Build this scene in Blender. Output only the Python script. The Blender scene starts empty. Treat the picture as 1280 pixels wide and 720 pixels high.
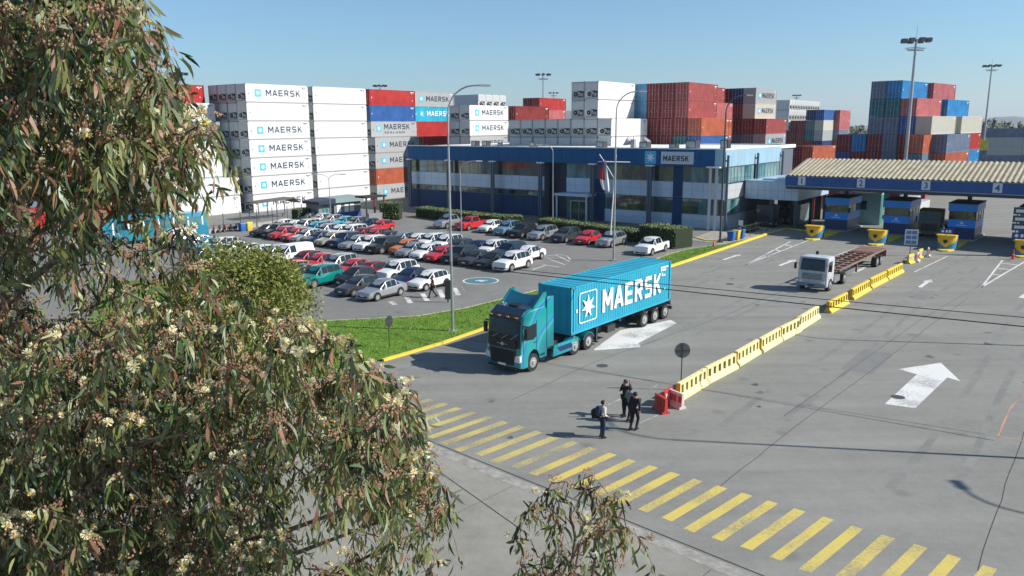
import bpy, bmesh, math, random
from mathutils import Vector, Matrix, Quaternion
R = math.radians
sc = bpy.context.scene
col = sc.collection
rnd = random.Random(11)

# ------------------------------------------------------------------ camera
F, PIT, ROL, CH = 981.5, .2027, -.0078, 13.36
cam = bpy.data.cameras.new('camera')
cam.sensor_width = 36; cam.lens = 36*F/1280; cam.clip_start = .1; cam.clip_end = 20000
co = bpy.data.objects.new('camera', cam); col.objects.link(co)
co.matrix_world = Matrix.Translation((0, 0, CH)) @ Matrix.Rotation(math.pi/2-PIT, 4, 'X') @ Matrix.Rotation(-ROL, 4, 'Z').inverted()
sc.camera = co
# ------------------------------------------------------------------ light
SUN_EL, SUN_AZ = R(34.7), R(-9)
SUN = Vector((math.cos(SUN_AZ)*math.cos(SUN_EL), math.sin(SUN_AZ)*math.cos(SUN_EL), math.sin(SUN_EL)))
w = bpy.data.worlds.new('World'); sc.world = w; w.use_nodes = True
nt = w.node_tree; bg = nt.nodes['Background']
sk = nt.nodes.new('ShaderNodeTexSky'); sk.sky_type = 'NISHITA'; sk.sun_disc = False
sk.sun_elevation = SUN_EL; sk.sun_rotation = R(99); sk.altitude = 0; sk.air_density = 1.0; sk.dust_density = .3; sk.ozone_density = 1.5
tcw = nt.nodes.new('ShaderNodeTexCoord'); sx = nt.nodes.new('ShaderNodeSeparateXYZ'); nt.links.new(tcw.outputs['Generated'], sx.inputs[0])
crw = nt.nodes.new('ShaderNodeValToRGB'); e_ = crw.color_ramp.elements      # air colour by height above the horizon
e_[0].position = .0; e_[0].color = (.48, .65, .87, 1); e_[1].position = .35; e_[1].color = (.76, .90, .95, 1)
x_ = crw.color_ramp.elements.new(.09); x_.color = (.53, .74, .91, 1)
nt.links.new(sx.outputs[2], crw.inputs[0])
mxw = nt.nodes.new('ShaderNodeMix'); mxw.data_type = 'RGBA'; mxw.blend_type = 'MULTIPLY'; mxw.inputs[0].default_value = 1
nt.links.new(sk.outputs[0], mxw.inputs[6]); nt.links.new(crw.outputs[0], mxw.inputs[7]); nt.links.new(mxw.outputs[2], bg.inputs[0]); bg.inputs[1].default_value = .095
sl = bpy.data.lights.new('sun', 'SUN'); sl.energy = 4.6; sl.angle = R(.5); sl.color = (1, .95, .87)
so = bpy.data.objects.new('sun', sl); col.objects.link(so)
so.rotation_mode = 'QUATERNION'; so.rotation_quaternion = SUN.to_track_quat('Z', 'Y'); so.location = (60, -20, 60)
sc.view_settings.view_transform = 'Standard'; sc.view_settings.look = 'None'
sc.view_settings.exposure = .6; sc.view_settings.gamma = 1
sc.render.engine = 'CYCLES'
sc.cycles.max_bounces = 6; sc.cycles.diffuse_bounces = 3; sc.cycles.glossy_bounces = 3
sc.cycles.transmission_bounces = 3; sc.cycles.transparent_max_bounces = 4; sc.cycles.use_denoising = True

# ------------------------------------------------------------------ materials
MATS = {}
def mat(name, c, rough=.6, metal=0, var=.0, scale=3., coat=0, spec=.5, bump=0, bscale=20., trans=0, c2=None, stretch=None, emit=None):
    if name in MATS: return MATS[name]
    m = bpy.data.materials.new(name); m.use_nodes = True; n = m.node_tree; b = n.nodes['Principled BSDF']
    b.inputs['Base Color'].default_value = (*c, 1); b.inputs['Roughness'].default_value = rough
    b.inputs['Metallic'].default_value = metal; b.inputs['Specular IOR Level'].default_value = spec
    b.inputs['Coat Weight'].default_value = coat; b.inputs['Coat Roughness'].default_value = .06
    tc = None
    def coords():
        nonlocal tc
        if tc is None:
            t = n.nodes.new('ShaderNodeTexCoord'); mp = n.nodes.new('ShaderNodeMapping')
            mp.inputs['Scale'].default_value = stretch or (1, 1, 1)
            n.links.new(t.outputs['Object'], mp.inputs[0]); tc = mp
        return tc.outputs[0]
    if var or c2:
        no = n.nodes.new('ShaderNodeTexNoise'); no.inputs['Scale'].default_value = scale; no.inputs['Detail'].default_value = 6
        no.inputs['Roughness'].default_value = .65
        n.links.new(coords(), no.inputs['Vector'])
        cr = n.nodes.new('ShaderNodeValToRGB')
        a = c; d = c2 or tuple(max(0, x*(1-var)) for x in c); e = c if c2 else tuple(min(1, x*(1+var)) for x in c)
        cr.color_ramp.elements[0].position = .35; cr.color_ramp.elements[1].position = .65
        cr.color_ramp.elements[0].color = (*d, 1); cr.color_ramp.elements[1].color = (*e, 1)
        n.links.new(no.outputs[0], cr.inputs[0]); n.links.new(cr.outputs[0], b.inputs['Base Color'])
    if bump:
        nb = n.nodes.new('ShaderNodeTexNoise'); nb.inputs['Scale'].default_value = bscale; nb.inputs['Detail'].default_value = 5
        n.links.new(coords(), nb.inputs['Vector'])
        bp = n.nodes.new('ShaderNodeBump'); bp.inputs['Strength'].default_value = bump; bp.inputs['Distance'].default_value = .05
        n.links.new(nb.outputs[0], bp.inputs['Height']); n.links.new(bp.outputs[0], b.inputs['Normal'])
    if trans:
        tr = n.nodes.new('ShaderNodeBsdfTranslucent'); tr.inputs[0].default_value = (c[0]*1.3, c[1]*1.5, c[2]*.8, 1)
        mx = n.nodes.new('ShaderNodeMixShader'); mx.inputs[0].default_value = trans
        n.links.new(b.outputs[0], mx.inputs[1]); n.links.new(tr.outputs[0], mx.inputs[2])
        n.links.new(mx.outputs[0], n.nodes['Material Output'].inputs[0])
    MATS[name] = m; return m

def asphalt(name, lo, hi, warm=(1, 1, .96), streak=None):
    """weathered asphalt: broad patches, fine aggregate, tyre-polished streaks along the lanes"""
    m = bpy.data.materials.new(name); m.use_nodes = True; n = m.node_tree; L = n.links; b = n.nodes['Principled BSDF']
    b.inputs['Roughness'].default_value = .9; b.inputs['Specular IOR Level'].default_value = .25
    t = n.nodes.new('ShaderNodeTexCoord')
    def noise(s, det, rot=0, st=(1, 1, 1), ro=.6):
        mp = n.nodes.new('ShaderNodeMapping'); mp.inputs['Rotation'].default_value = (0, 0, rot); mp.inputs['Scale'].default_value = st
        L.new(t.outputs['Object'], mp.inputs[0])
        q = n.nodes.new('ShaderNodeTexNoise'); q.inputs['Scale'].default_value = s; q.inputs['Detail'].default_value = det; q.inputs['Roughness'].default_value = ro
        L.new(mp.outputs[0], q.inputs['Vector']); return q.outputs[0]
    def mix(a, bb, f):
        x = n.nodes.new('ShaderNodeMix'); x.data_type = 'FLOAT'; x.inputs[0].default_value = f
        L.new(a, x.inputs[2]); L.new(bb, x.inputs[3]); return x.outputs[0]
    v = mix(noise(.12, 5), noise(.9, 6), .4)
    if streak is not None: v = mix(v, noise(.55, 4, -streak, (.06, 1, 1)), .5)
    v = mix(v, noise(3.2, 5, ro=.7), .22)
    v = mix(v, noise(22, 4, ro=.85), .40)
    cr = n.nodes.new('ShaderNodeValToRGB'); e = cr.color_ramp.elements
    e[0].position = .36; e[1].position = .62
    e[0].color = (lo*warm[0], lo*warm[1], lo*warm[2], 1); e[1].color = (hi*warm[0], hi*warm[1], hi*warm[2], 1)
    L.new(v, cr.inputs[0])
    # dark stains / spots
    sp = n.nodes.new('ShaderNodeTexVoronoi'); sp.inputs['Scale'].default_value = .35; sp.inputs['Randomness'].default_value = 1
    L.new(t.outputs['Object'], sp.inputs['Vector'])
    mr = n.nodes.new('ShaderNodeMapRange'); mr.inputs[1].default_value = .03; mr.inputs[2].default_value = .16; mr.inputs[3].default_value = .72; mr.inputs[4].default_value = 1
    L.new(sp.outputs['Distance'], mr.inputs[0])
    mu = n.nodes.new('ShaderNodeMix'); mu.data_type = 'RGBA'; mu.blend_type = 'MULTIPLY'; mu.inputs[0].default_value = 1
    L.new(cr.outputs[0], mu.inputs[6]); L.new(mr.outputs[0], mu.inputs[7]); L.new(mu.outputs[2], b.inputs['Base Color'])
    bp = n.nodes.new('ShaderNodeBump'); bp.inputs['Strength'].default_value = .35; bp.inputs['Distance'].default_value = .02
    L.new(noise(30, 3), bp.inputs['Height']); L.new(bp.outputs[0], b.inputs['Normal'])
    return m

def worn_paint(name, c, under=(.16, .16, .155), wear=.5, scale=5.):
    m = bpy.data.materials.new(name); m.use_nodes = True; n = m.node_tree; L = n.links; b = n.nodes['Principled BSDF']
    b.inputs['Roughness'].default_value = .8
    t = n.nodes.new('ShaderNodeTexCoord'); q = n.nodes.new('ShaderNodeTexNoise'); q.inputs['Scale'].default_value = scale; q.inputs['Detail'].default_value = 8; q.inputs['Roughness'].default_value = .75
    L.new(t.outputs['Object'], q.inputs['Vector'])
    q2 = n.nodes.new('ShaderNodeTexNoise'); q2.inputs['Scale'].default_value = .4; q2.inputs['Detail'].default_value = 2
    L.new(t.outputs['Object'], q2.inputs['Vector'])
    a = n.nodes.new('ShaderNodeMath'); a.operation = 'ADD'; L.new(q.outputs[0], a.inputs[0]); L.new(q2.outputs[0], a.inputs[1])
    cr = n.nodes.new('ShaderNodeValToRGB'); e = cr.color_ramp.elements
    e[0].position = wear-.12+.3; e[1].position = wear+.12+.3; e[0].color = (*under, 1); e[1].color = (*c, 1)
    h = n.nodes.new('ShaderNodeMath'); h.operation = 'MULTIPLY'; h.inputs[1].default_value = .8; L.new(a.outputs[0], h.inputs[0])
    L.new(h.outputs[0], cr.inputs[0]); L.new(cr.outputs[0], b.inputs['Base Color'])
    return m

def steel_paint(name, c, rust=.25, low=.8):
    """painted steel with faded patches and rust streaks running down"""
    if name in MATS: return MATS[name]
    m = bpy.data.materials.new(name); m.use_nodes = True; n = m.node_tree; L = n.links; b = n.nodes['Principled BSDF']
    b.inputs['Roughness'].default_value = .55; b.inputs['Specular IOR Level'].default_value = .2
    t = n.nodes.new('ShaderNodeTexCoord'); oi = n.nodes.new('ShaderNodeObjectInfo')
    ad = n.nodes.new('ShaderNodeVectorMath'); ad.operation = 'ADD'; L.new(t.outputs['Object'], ad.inputs[0]); L.new(oi.outputs['Location'], ad.inputs[1])
    q = n.nodes.new('ShaderNodeTexNoise'); q.inputs['Scale'].default_value = .7; q.inputs['Detail'].default_value = 5; L.new(ad.outputs[0], q.inputs['Vector'])
    cr = n.nodes.new('ShaderNodeValToRGB'); e = cr.color_ramp.elements; e[0].position = .3; e[1].position = .7
    e[0].color = (*[x*low for x in c], 1); e[1].color = (*[min(1, x*(1.92-low)+.005) for x in c], 1); L.new(q.outputs[0], cr.inputs[0])
    mp = n.nodes.new('ShaderNodeMapping'); mp.inputs['Scale'].default_value = (3, 3, .35); L.new(ad.outputs[0], mp.inputs[0])
    q2 = n.nodes.new('ShaderNodeTexNoise'); q2.inputs['Scale'].default_value = 1.3; q2.inputs['Detail'].default_value = 7; q2.inputs['Roughness'].default_value = .7; L.new(mp.outputs[0], q2.inputs['Vector'])
    r2 = n.nodes.new('ShaderNodeValToRGB'); e = r2.color_ramp.elements; e[0].position = .62; e[1].position = .78; e[0].color = (0, 0, 0, 1); e[1].color = (rust*2, rust*2, rust*2, 1)
    L.new(q2.outputs[0], r2.inputs[0])
    mx = n.nodes.new('ShaderNodeMix'); mx.data_type = 'RGBA'; L.new(r2.outputs[0], mx.inputs[0]); L.new(cr.outputs[0], mx.inputs[6]); mx.inputs[7].default_value = (.13, .07, .04, 1)
    L.new(mx.outputs[2], b.inputs['Base Color'])
    MATS[name] = m; return m

# ------------------------------------------------------------------ mesh builder
class MB:
    def __init__(s): s.v = []; s.f = []; s.m = []; s.M = None; s.sm = []
    def add(s, vs, fs, mi=0, smooth=False):
        o = len(s.v)
        s.v += [tuple(s.M @ Vector(p)) if s.M else tuple(p) for p in vs]
        for q in fs: s.f.append(tuple(o+i for i in q)); s.m.append(mi); s.sm.append(smooth)
        return s
    def box(s, x0, x1, y0, y1, z0, z1, mi=0):
        v = [(x0,y0,z0),(x1,y0,z0),(x1,y1,z0),(x0,y1,z0),(x0,y0,z1),(x1,y0,z1),(x1,y1,z1),(x0,y1,z1)]
        return s.add(v, [(3,2,1,0),(4,5,6,7),(0,1,5,4),(1,2,6,5),(2,3,7,6),(3,0,4,7)], mi)
    def cyl(s, p0, p1, r0, r1=None, n=10, mi=0, caps=True, smooth=True):
        r1 = r0 if r1 is None else r1
        p0 = Vector(p0); p1 = Vector(p1); d = (p1-p0).normalized()
        a = d.orthogonal().normalized(); b = d.cross(a)
        v = []
        for p, r in ((p0, r0), (p1, r1)):
            for i in range(n):
                t = 2*math.pi*i/n; v.append(p+a*(r*math.cos(t))+b*(r*math.sin(t)))
        s.add(v, [(i, (i+1) % n, n+(i+1) % n, n+i) for i in range(n)], mi, smooth)
        if caps: s.add(v, [tuple(range(n-1, -1, -1)), tuple(range(n, 2*n))], mi)
        return s
    def tube(s, pts, rs, n=8, mi=0):
        pts = [Vector(p) for p in pts]
        if not hasattr(rs, '__len__'): rs = [rs]*len(pts)
        v = []; a = None
        for k, p in enumerate(pts):
            d = (pts[min(k+1, len(pts)-1)]-pts[max(k-1, 0)]).normalized()
            a = (a-d*a.dot(d)).normalized() if a is not None and (a-d*a.dot(d)).length > 1e-4 else d.orthogonal().normalized()
            b = d.cross(a)
            for i in range(n):
                t = 2*math.pi*i/n; v.append(p+a*(rs[k]*math.cos(t))+b*(rs[k]*math.sin(t)))
        f = []
        for k in range(len(pts)-1):
            for i in range(n): f.append((k*n+i, k*n+(i+1) % n, (k+1)*n+(i+1) % n, (k+1)*n+i))
        s.add(v, f, mi, True)
        s.add(v, [tuple(range(n-1, -1, -1)), tuple(range((len(pts)-1)*n, len(pts)*n))], mi)
        return s
    def prism(s, poly, y0, y1, mi=0, axis='y'):
        """polygon in (x,z) extruded over y (axis y), or (y,z) over x (axis x), or (x,y) over z"""
        n = len(poly)
        g = {'y': lambda p, t: (p[0], t, p[1]), 'x': lambda p, t: (t, p[0], p[1]), 'z': lambda p, t: (p[0], p[1], t)}[axis]
        v = [g(p, y0) for p in poly]+[g(p, y1) for p in poly]
        return s.add(v, [tuple(range(n)), tuple(range(2*n-1, n-1, -1))]+[(i, n+i, n+(i+1) % n, (i+1) % n) for i in range(n)], mi)
    def build(s, name, mats, parent=None, fix=True, sharp=None, bevel=0):
        me = bpy.data.meshes.new(name); me.from_pydata(s.v, [], s.f)
        for m in (mats if isinstance(mats, (list, tuple)) else [mats]): me.materials.append(m)
        me.polygons.foreach_set('material_index', s.m)
        me.polygons.foreach_set('use_smooth', s.sm); me.update()
        if fix or bevel:
            bm = bmesh.new(); bm.from_mesh(me)
            if bevel:
                bmesh.ops.remove_doubles(bm, verts=bm.verts, dist=1e-4)
                es = [e for e in bm.edges if len(e.link_faces) == 2 and e.calc_face_angle(0) > R(25)]
                bmesh.ops.bevel(bm, geom=es, offset=bevel, segments=2, affect='EDGES', profile=.5)
                for f in bm.faces: f.smooth = True
            bmesh.ops.recalc_face_normals(bm, faces=bm.faces); bm.to_mesh(me); bm.free()
            if bevel:
                try: me.set_sharp_from_angle(angle=R(40))
                except Exception: pass
        if sharp:
            try: me.set_sharp_from_angle(angle=R(sharp))
            except Exception: pass
        o = bpy.data.objects.new(name, me); col.objects.link(o)
        if parent: o.parent = parent
        return o

def tag(o, label=None, cat=None, group=None, kind=None):
    if label:
        o['label'] = label
        if len(label.split()) > 16: print('LONG', label)
    if cat: o['category'] = cat
    if group: o['group'] = group
    if kind: o['kind'] = kind
    return o
def empty(name, loc=(0, 0, 0), rz=0, label=None, cat=None, group=None):
    o = bpy.data.objects.new(name, None); col.objects.link(o); o.location = loc; o.rotation_euler = (0, 0, rz)
    o.empty_display_size = .3
    return tag(o, label, cat, group)
KIDS = {}
def copy_tree(o, parent=None):
    c = o.copy(); col.objects.link(c); c.parent = parent
    for ch in KIDS.get(o.name) or KIDS.setdefault(o.name, [x for x in bpy.data.objects if x.parent == o]): copy_tree(ch, c)
    return c
ORD = ['first','second','third','fourth','fifth','sixth','seventh','eighth','ninth','tenth','eleventh','twelfth','thirteenth','fourteenth','fifteenth','sixteenth','seventeenth','eighteenth','nineteenth','twentieth']

# pixel of the photograph (1280 x 720) on height z -> point of the place
def at(px, py, z=0.):
    a, b = px-640, py-360; c, s = math.cos(ROL), math.sin(ROL)
    u, v = (c*a+s*b)/F, (-s*a+c*b)/F
    d = Vector((u, math.cos(PIT)-math.sin(PIT)*v, -math.sin(PIT)-math.cos(PIT)*v))
    t = (z-CH)/d.z; return Vector((d.x*t, d.y*t, z))
def atd(px, py, Y):
    a, b = px-640, py-360; c, s = math.cos(ROL), math.sin(ROL)
    u, v = (c*a+s*b)/F, (-s*a+c*b)/F
    d = Vector((u, math.cos(PIT)-math.sin(PIT)*v, -math.sin(PIT)-math.cos(PIT)*v))
    t = Y/d.y; return Vector((d.x*t, d.y*t, CH+d.z*t))
# site frame: t runs along the lanes (away), s to the right
TH = R(51)
def W(t, s, z=0.): return Vector((math.cos(TH)*t+math.sin(TH)*s, math.sin(TH)*t-math.cos(TH)*s, z))

def text_mesh(body, h, m, bold=.03, wide=1.15, depth=.01, space=1.05):
    cu = bpy.data.curves.new('t', 'FONT'); cu.body = body; cu.size = 1; cu.offset = bold; cu.extrude = depth/2; cu.space_character = space
    cu.resolution_u = 3
    o = bpy.data.objects.new('t', cu); col.objects.link(o); bpy.context.view_layer.update()
    me = bpy.data.meshes.new_from_object(o.evaluated_get(bpy.context.evaluated_depsgraph_get()))
    bpy.data.objects.remove(o)
    xs = [v.co.x for v in me.vertices]; ys = [v.co.y for v in me.vertices]; x0, y0, y1 = min(xs), min(ys), max(ys)
    k = h/(y1-y0)
    for v in me.vertices: v.co = ((v.co.x-x0)*k*wide, -v.co.z, (v.co.y-y0)*k)     # stands in the xz plane, faces -y
    me.materials.clear(); me.materials.append(m)
    me['w'] = (max(xs)-x0)*k*wide
    return me
STROKES = {'M': [((.1,0),(.1,1)),((.9,0),(.9,1)),((.14,.98),(.5,.32)),((.86,.98),(.5,.32))], 'A': [((.08,0),(.5,1)),((.92,0),(.5,1)),((.24,.3),(.76,.3))],
 'E': [((.14,0),(.14,1)),((.14,.91),(.86,.91)),((.14,.5),(.8,.5)),((.14,.09),(.86,.09))], 'R': [((.14,0),(.14,1)),((.14,.91),(.72,.91)),((.14,.46),(.72,.46)),((.8,.5),(.8,.87)),((.48,.46),(.86,0))],
 'S': [((.2,.91),(.86,.91)),((.2,.5),(.8,.5)),((.12,.09),(.8,.09)),((.16,.55),(.16,.86)),((.84,.14),(.84,.45))], 'K': [((.14,0),(.14,1)),((.2,.42),(.84,1)),((.4,.6),(.88,0))]}
def block_letters(word, h, m, aspect=1.0, gap=.2, th=.18):
    b = MB(); x0 = 0.; k = 0
    for c in word:
        wd = h*aspect*(1.12 if c == 'M' else 1)
        for (ax, az), (bx, bz) in STROKES[c]:
            a = Vector((ax*wd, 0, az*h)); e = Vector((bx*wd, 0, bz*h)); d = (e-a).normalized(); n = Vector((-d.z, 0, d.x))*th*h/2
            ext = d*th*h*.5*(1 if abs(d.x) > .98 or (.01 < az < .99 and .01 < bz < .99) else 0)
            y = -.0012*(k % 5); k += 1; q = [a-n-ext*.4, e-n+ext*.4, e+n+ext*.4, a+n-ext*.4]
            b.add([(x0+p.x, y-.006, min(h, max(0, p.z))) for p in q], [(0,1,2,3)])
        x0 += wd+gap*h
    o = b.build('tmp', m, fix=False); me = o.data; bpy.data.objects.remove(o); me['w'] = x0-gap*h; return me
def put(name, me, parent, loc, rz=0):
    o = bpy.data.objects.new(name, me); col.objects.link(o); o.parent = parent; o.location = loc; o.rotation_euler = (0, 0, rz); return o
def star_poly(r, n=7, rin=.42, ph=0):
    return [((r if k % 2 == 0 else r*rin)*math.sin(ph+math.pi*k/n), (r if k % 2 == 0 else r*rin)*math.cos(ph+math.pi*k/n)) for k in range(2*n)]
def rrect(w2, h2, r, n=4):
    p = []
    for cx, cz, a0 in ((w2-r, h2-r, 0), (-w2+r, h2-r, 90), (-w2+r, -h2+r, 180), (w2-r, -h2+r, 270)):
        for k in range(n+1):
            a = R(a0+90*k/n); p.append((cx+r*math.cos(a), cz+r*math.sin(a)))
    return p

# ------------------------------------------------------------------ common materials
M_white = mat('white_paint', (.72, .72, .70), .5, var=.06)
M_black = mat('black_plastic', (.012, .012, .013), .45)
M_rubber = mat('tyre_rubber', (.018, .018, .018), .85)
M_rim = mat('alloy', (.45, .45, .46), .3, .8)
M_glass = mat('dark_glass', (.012, .02, .024), .05, 0, spec=.55)
M_lamp = mat('headlight_glass', (.65, .67, .68), .1, .2, spec=.8)
M_tail = mat('tail_light_red', (.35, .01, .01), .2)
M_galv = mat('galvanised_steel', (.36, .37, .38), .45, .55, var=.12, scale=2)
M_pole_dark = mat('dark_pole', (.05, .055, .06), .5)
M_yel = mat('yellow_paint', (.72, .5, .03), .6, var=.12, scale=2)
M_kerby = worn_paint('kerb_yellow', (.72, .52, .05), (.3, .27, .2), .28, 2.5)
M_conc = mat('concrete', (.36, .35, .32), .9, var=.15, scale=1.5, bump=.2)
M_dark = mat('near_black', (.01, .011, .013), .7)  # one even near-black for grilles, fan openings, roofs and loads
M_navy = mat('navy_paint', (.008, .035, .10), .4)
# ================================================================== GROUND
M_ground = asphalt('yard_asphalt', .15, .22, (1, .985, .91))
M_road = asphalt('road_asphalt', .135, .285, (1.01, 1.0, .91), TH)
M_lot = asphalt('lot_asphalt', .125, .235, (1, .99, .93))
M_street = asphalt('street_concrete', .15, .33, (1.02, .99, .86))
g = MB(); NG = 24
for i in range(NG):
    for j in range(NG):
        def q(k): x = (k/NG*2-1); return math.copysign(abs(x)**3, x)*6000
        g.add([(q(i), q(j)+200, 0), (q(i+1), q(j)+200, 0), (q(i+1), q(j+1)+200, 0), (q(i), q(j+1)+200, 0)], [(0,1,2,3)])
tag(g.build('ground', M_ground, fix=False), kind='structure')
def sheet(name, pts, z, m, kind='structure'):
    b = MB(); b.add([(p[0], p[1], z) for p in pts], [tuple(range(len(pts)))]); o = b.build(name, m, fix=False)
    if o.data.polygons[0].normal.z < 0: o.data.flip_normals()
    return tag(o, kind=kind)
# lanes between the left kerb line and far right
KL = [(480, 452), (555, 430), (612, 410), (700, 376.5), (845, 332), (960, 293), (985, 286)]     # yellow kerb, px
kl = [at(*p) for p in KL]
def kerb_pt(d, off=0):   # distance along kerb polyline
    pass
k0 = kl[0]; kdir = (kl[-1]-kl[0]).normalized()
road_pts = [W(22, -33.4), W(22, 60), W(190, 60), W(190, -33.4), W(98.5, -33.4)]
road_pts = [k0-kdir*2] + [p for p in (kl[-1],)] + [W(108, -33.0), W(190, -33.4), W(190, 75), W(29, 75)]
C1, C2 = at(537, 558.5), at(840, 683.5)          # gutter strip
cdir = (C2-C1).normalized()
CA, CB = C1-cdir*22, C1+cdir*60
road_pts = [CA, CB, W(190, 75), W(190, -33.4), W(108, -33.0), kl[-1], kl[0]]
sheet('road', road_pts, .004, M_road)
cn = Vector((-cdir.y, cdir.x, 0)); cn = cn if cn.y < 0 else -cn   # towards the camera
sheet('street', [CA+cn*.02, CB+cn*.02, CB+cn*60, CA+cn*60], .004, M_street)
M_gut = mat('gutter_concrete', (.28, .27, .24), .9, var=.28, scale=2.2, bump=.3)
def strip(b, p, q, wid, z, mi=0):
    d = (q-p); d.z = 0; d.normalize(); n = Vector((-d.y, d.x, 0))*wid/2
    b.add([(*(p-n)[:2], z), (*(q-n)[:2], z), (*(q+n)[:2], z), (*(p+n)[:2], z)], [(0,1,2,3)], mi)
b = MB(); strip(b, CA, CB, .55, .008); tag(b.build('gutter', M_gut, fix=False), kind='structure')
M_tar = mat('tar', (.045, .045, .045), .8, var=.3, scale=3)
b = MB(); strip(b, CA-cn*.42, CB-cn*.42, .06, .009)
J1, J2 = at(545, 587), at(620, 640); jd = (J2-J1).normalized(); strip(b, J1-jd*1, J2+jd*2, .05, .008)
for k in range(-3, 7):
    p = C1+cdir*(k*4.2+1)+cn*.35; strip(b, p, p+cn*30, .02, .0085)
# wandering seams on the lanes
def seam(pts, wid=.05):
    P = [at(*p) for p in pts]
    for i in range(len(P)-1):
        n_ = 6; prev = P[i]
        for k in range(1, n_+1):
            c = P[i].lerp(P[i+1], k/n_)+Vector((rnd.uniform(-.05, .05), rnd.uniform(-.05, .05), 0)); 
            if k == n_: c = P[i+1]
            strip(b, prev, c, wid, .008); prev = c
seam([(640, 500), (745, 452), (905, 395), (1010, 350)], .035); seam([(980, 520), (1150, 400), (1262, 335)], .03)
seam([(860, 640), (960, 560), (1100, 455), (1210, 372)], .03); seam([(1222, 715), (1262, 590), (1290, 520)], .03)
tag(b.build('tar_seam', M_tar, fix=False), kind='structure')
# repair patches, tyre-dark wheel tracks, drains
M_patch = asphalt('patch_asphalt', .125, .23, (1, 1, .95)); b = MB()
for t_, s_, l_, w_ in ((44, -12.2, 5, 1.6), (72, -24, 6, 1.1), (66, -13.5, 4, .9)):
    q = [W(t_, s_, .0062), W(t_+l_, s_+rnd.uniform(-.1, .1), .0062), W(t_+l_, s_+w_, .0062), W(t_, s_+w_+rnd.uniform(-.1, .1), .0062)]; b.add(q, [(0,1,2,3)])
tag(b.build('asphalt_patch', M_patch, fix=False), kind='structure')
M_track = worn_paint('tyre_dark', (.165, .165, .152), (.215, .215, .197), .50, 2.2); b = MB()
for s_, t0, t1 in ((-30.6, 48, 92), (-28.9, 50, 92), (-23.4, 40, 92), (-21.6, 42, 92), (-13.8, 32, 92), (-12.0, 34, 92), (-6.2, 30, 92), (-4.4, 30, 92)):
    pr = W(t0, s_)
    for k in range(1, 13):
        q = W(t0+(t1-t0)*k/12, s_+.25*math.sin(k*.7+s_)); strip(b, pr, q, .24+.12*abs(math.sin(k*1.3)), .0056); pr = q
tag(b.build('tyre_marks', M_track, fix=False), kind='structure')
M_spot = worn_paint('oil_spot', (.05, .05, .048), (.19, .19, .175), .47, 5); b = MB()
for k in range(70):
    t_, s_ = rnd.uniform(24, 92), rnd.uniform(-31, 8); r_ = rnd.uniform(.05, .28)
    c = W(t_, s_); n_ = 12; b.add([(c.x+r_*(1+.3*math.sin(3*a+k))*math.cos(a), c.y+r_*(1+.3*math.cos(2*a+k))*math.sin(a), .0068) for a in [2*math.pi*i/n_ for i in range(n_)]], [tuple(range(n_))])
tag(b.build('oil_spots', M_spot, fix=False), kind='structure')
b = MB()
for t_, s_ in ((41, -8.5), (63, -27), (36.5, -23.0)): 
    c = W(t_, s_); b.cyl((c.x, c.y, .002), (c.x, c.y, .012), .33, n=20)
tag(b.build('manhole_covers', mat('cast_iron', (.06, .058, .055), .6, bump=.5, bscale=12), fix=False), kind='structure')

# parking lot sheet + light paving in front of the office
sheet('parking_lot', [W(30, -150), W(36, -30.5), W(99, -38.5), W(99, -150)], .0045, M_lot)
M_pave = mat('paving', (.30, .28, .24), .9, var=.15, scale=.8, bump=.2)
sheet('pavement', [at(862, 299), at(905, 306), at(958, 291.5), at(990, 284), at(965, 276), at(900, 285)], .0095, M_pave)
sheet('forecourt', [W(84, -92), W(84, -47), W(99, -43), W(99, -92)], .009, mat('forecourt_ground', (.16, .14, .10), .95, var=.3, scale=.5))

# lawn: raised verge, grass with blades
LU = [(300, 408), (420, 402), (520, 397), (580, 387), (640, 372), (700, 357), (760, 343), (820, 325), (838, 318), (862, 312), (905, 306), (945, 297)]
lower = [at(p[0], p[1]) for p in KL[:-1]]
kerb_n = Vector((-kdir.y, kdir.x, 0))
lawn = [p+kerb_n*.2 for p in lower][::-1]
westend = [at(250, 560), at(120, 470), at(60, 400), at(150, 345), at(190, 345)]
up = [at(*p) for p in LU]
poly = [p for p in lawn] + [lower[0]-kdir*3+kerb_n*.5, at(330, 500), at(200, 470), at(100, 420), at(140, 352), at(215, 352), at(260, 395)] + up
def lawnmat():
    m = bpy.data.materials.new('grass'); m.use_nodes = True; n = m.node_tree; L = n.links; b_ = n.nodes['Principled BSDF']; b_.inputs['Roughness'].default_value = .9
    b_.inputs['Specular IOR Level'].default_value = .2
    t = n.nodes.new('ShaderNodeTexCoord'); q1 = n.nodes.new('ShaderNodeTexNoise'); q1.inputs['Scale'].default_value = .6; q1.inputs['Detail'].default_value = 8; q1.inputs['Roughness'].default_value = .75
    L.new(t.outputs['Object'], q1.inputs['Vector']); cr = n.nodes.new('ShaderNodeValToRGB'); e = cr.color_ramp.elements
    e[0].position = .35; e[0].color = (.07, .16, .012, 1); e[1].position = .62; e[1].color = (.15, .26, .03, 1)
    x = cr.color_ramp.elements.new(.74); x.color = (.24, .25, .08, 1)
    L.new(q1.outputs[0], cr.inputs[0]); L.new(cr.outputs[0], b_.inputs['Base Color'])
    q2 = n.nodes.new('ShaderNodeTexNoise'); q2.inputs['Scale'].default_value = 9; q2.inputs['Detail'].default_value = 4; L.new(t.outputs['Object'], q2.inputs['Vector'])
    bp = n.nodes.new('ShaderNodeBump'); bp.inputs['Strength'].default_value = .8; bp.inputs['Distance'].default_value = .12; L.new(q2.outputs[0], bp.inputs['Height']); L.new(bp.outputs[0], b_.inputs['Normal'])
    return m
M_grass = lawnmat()
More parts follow.
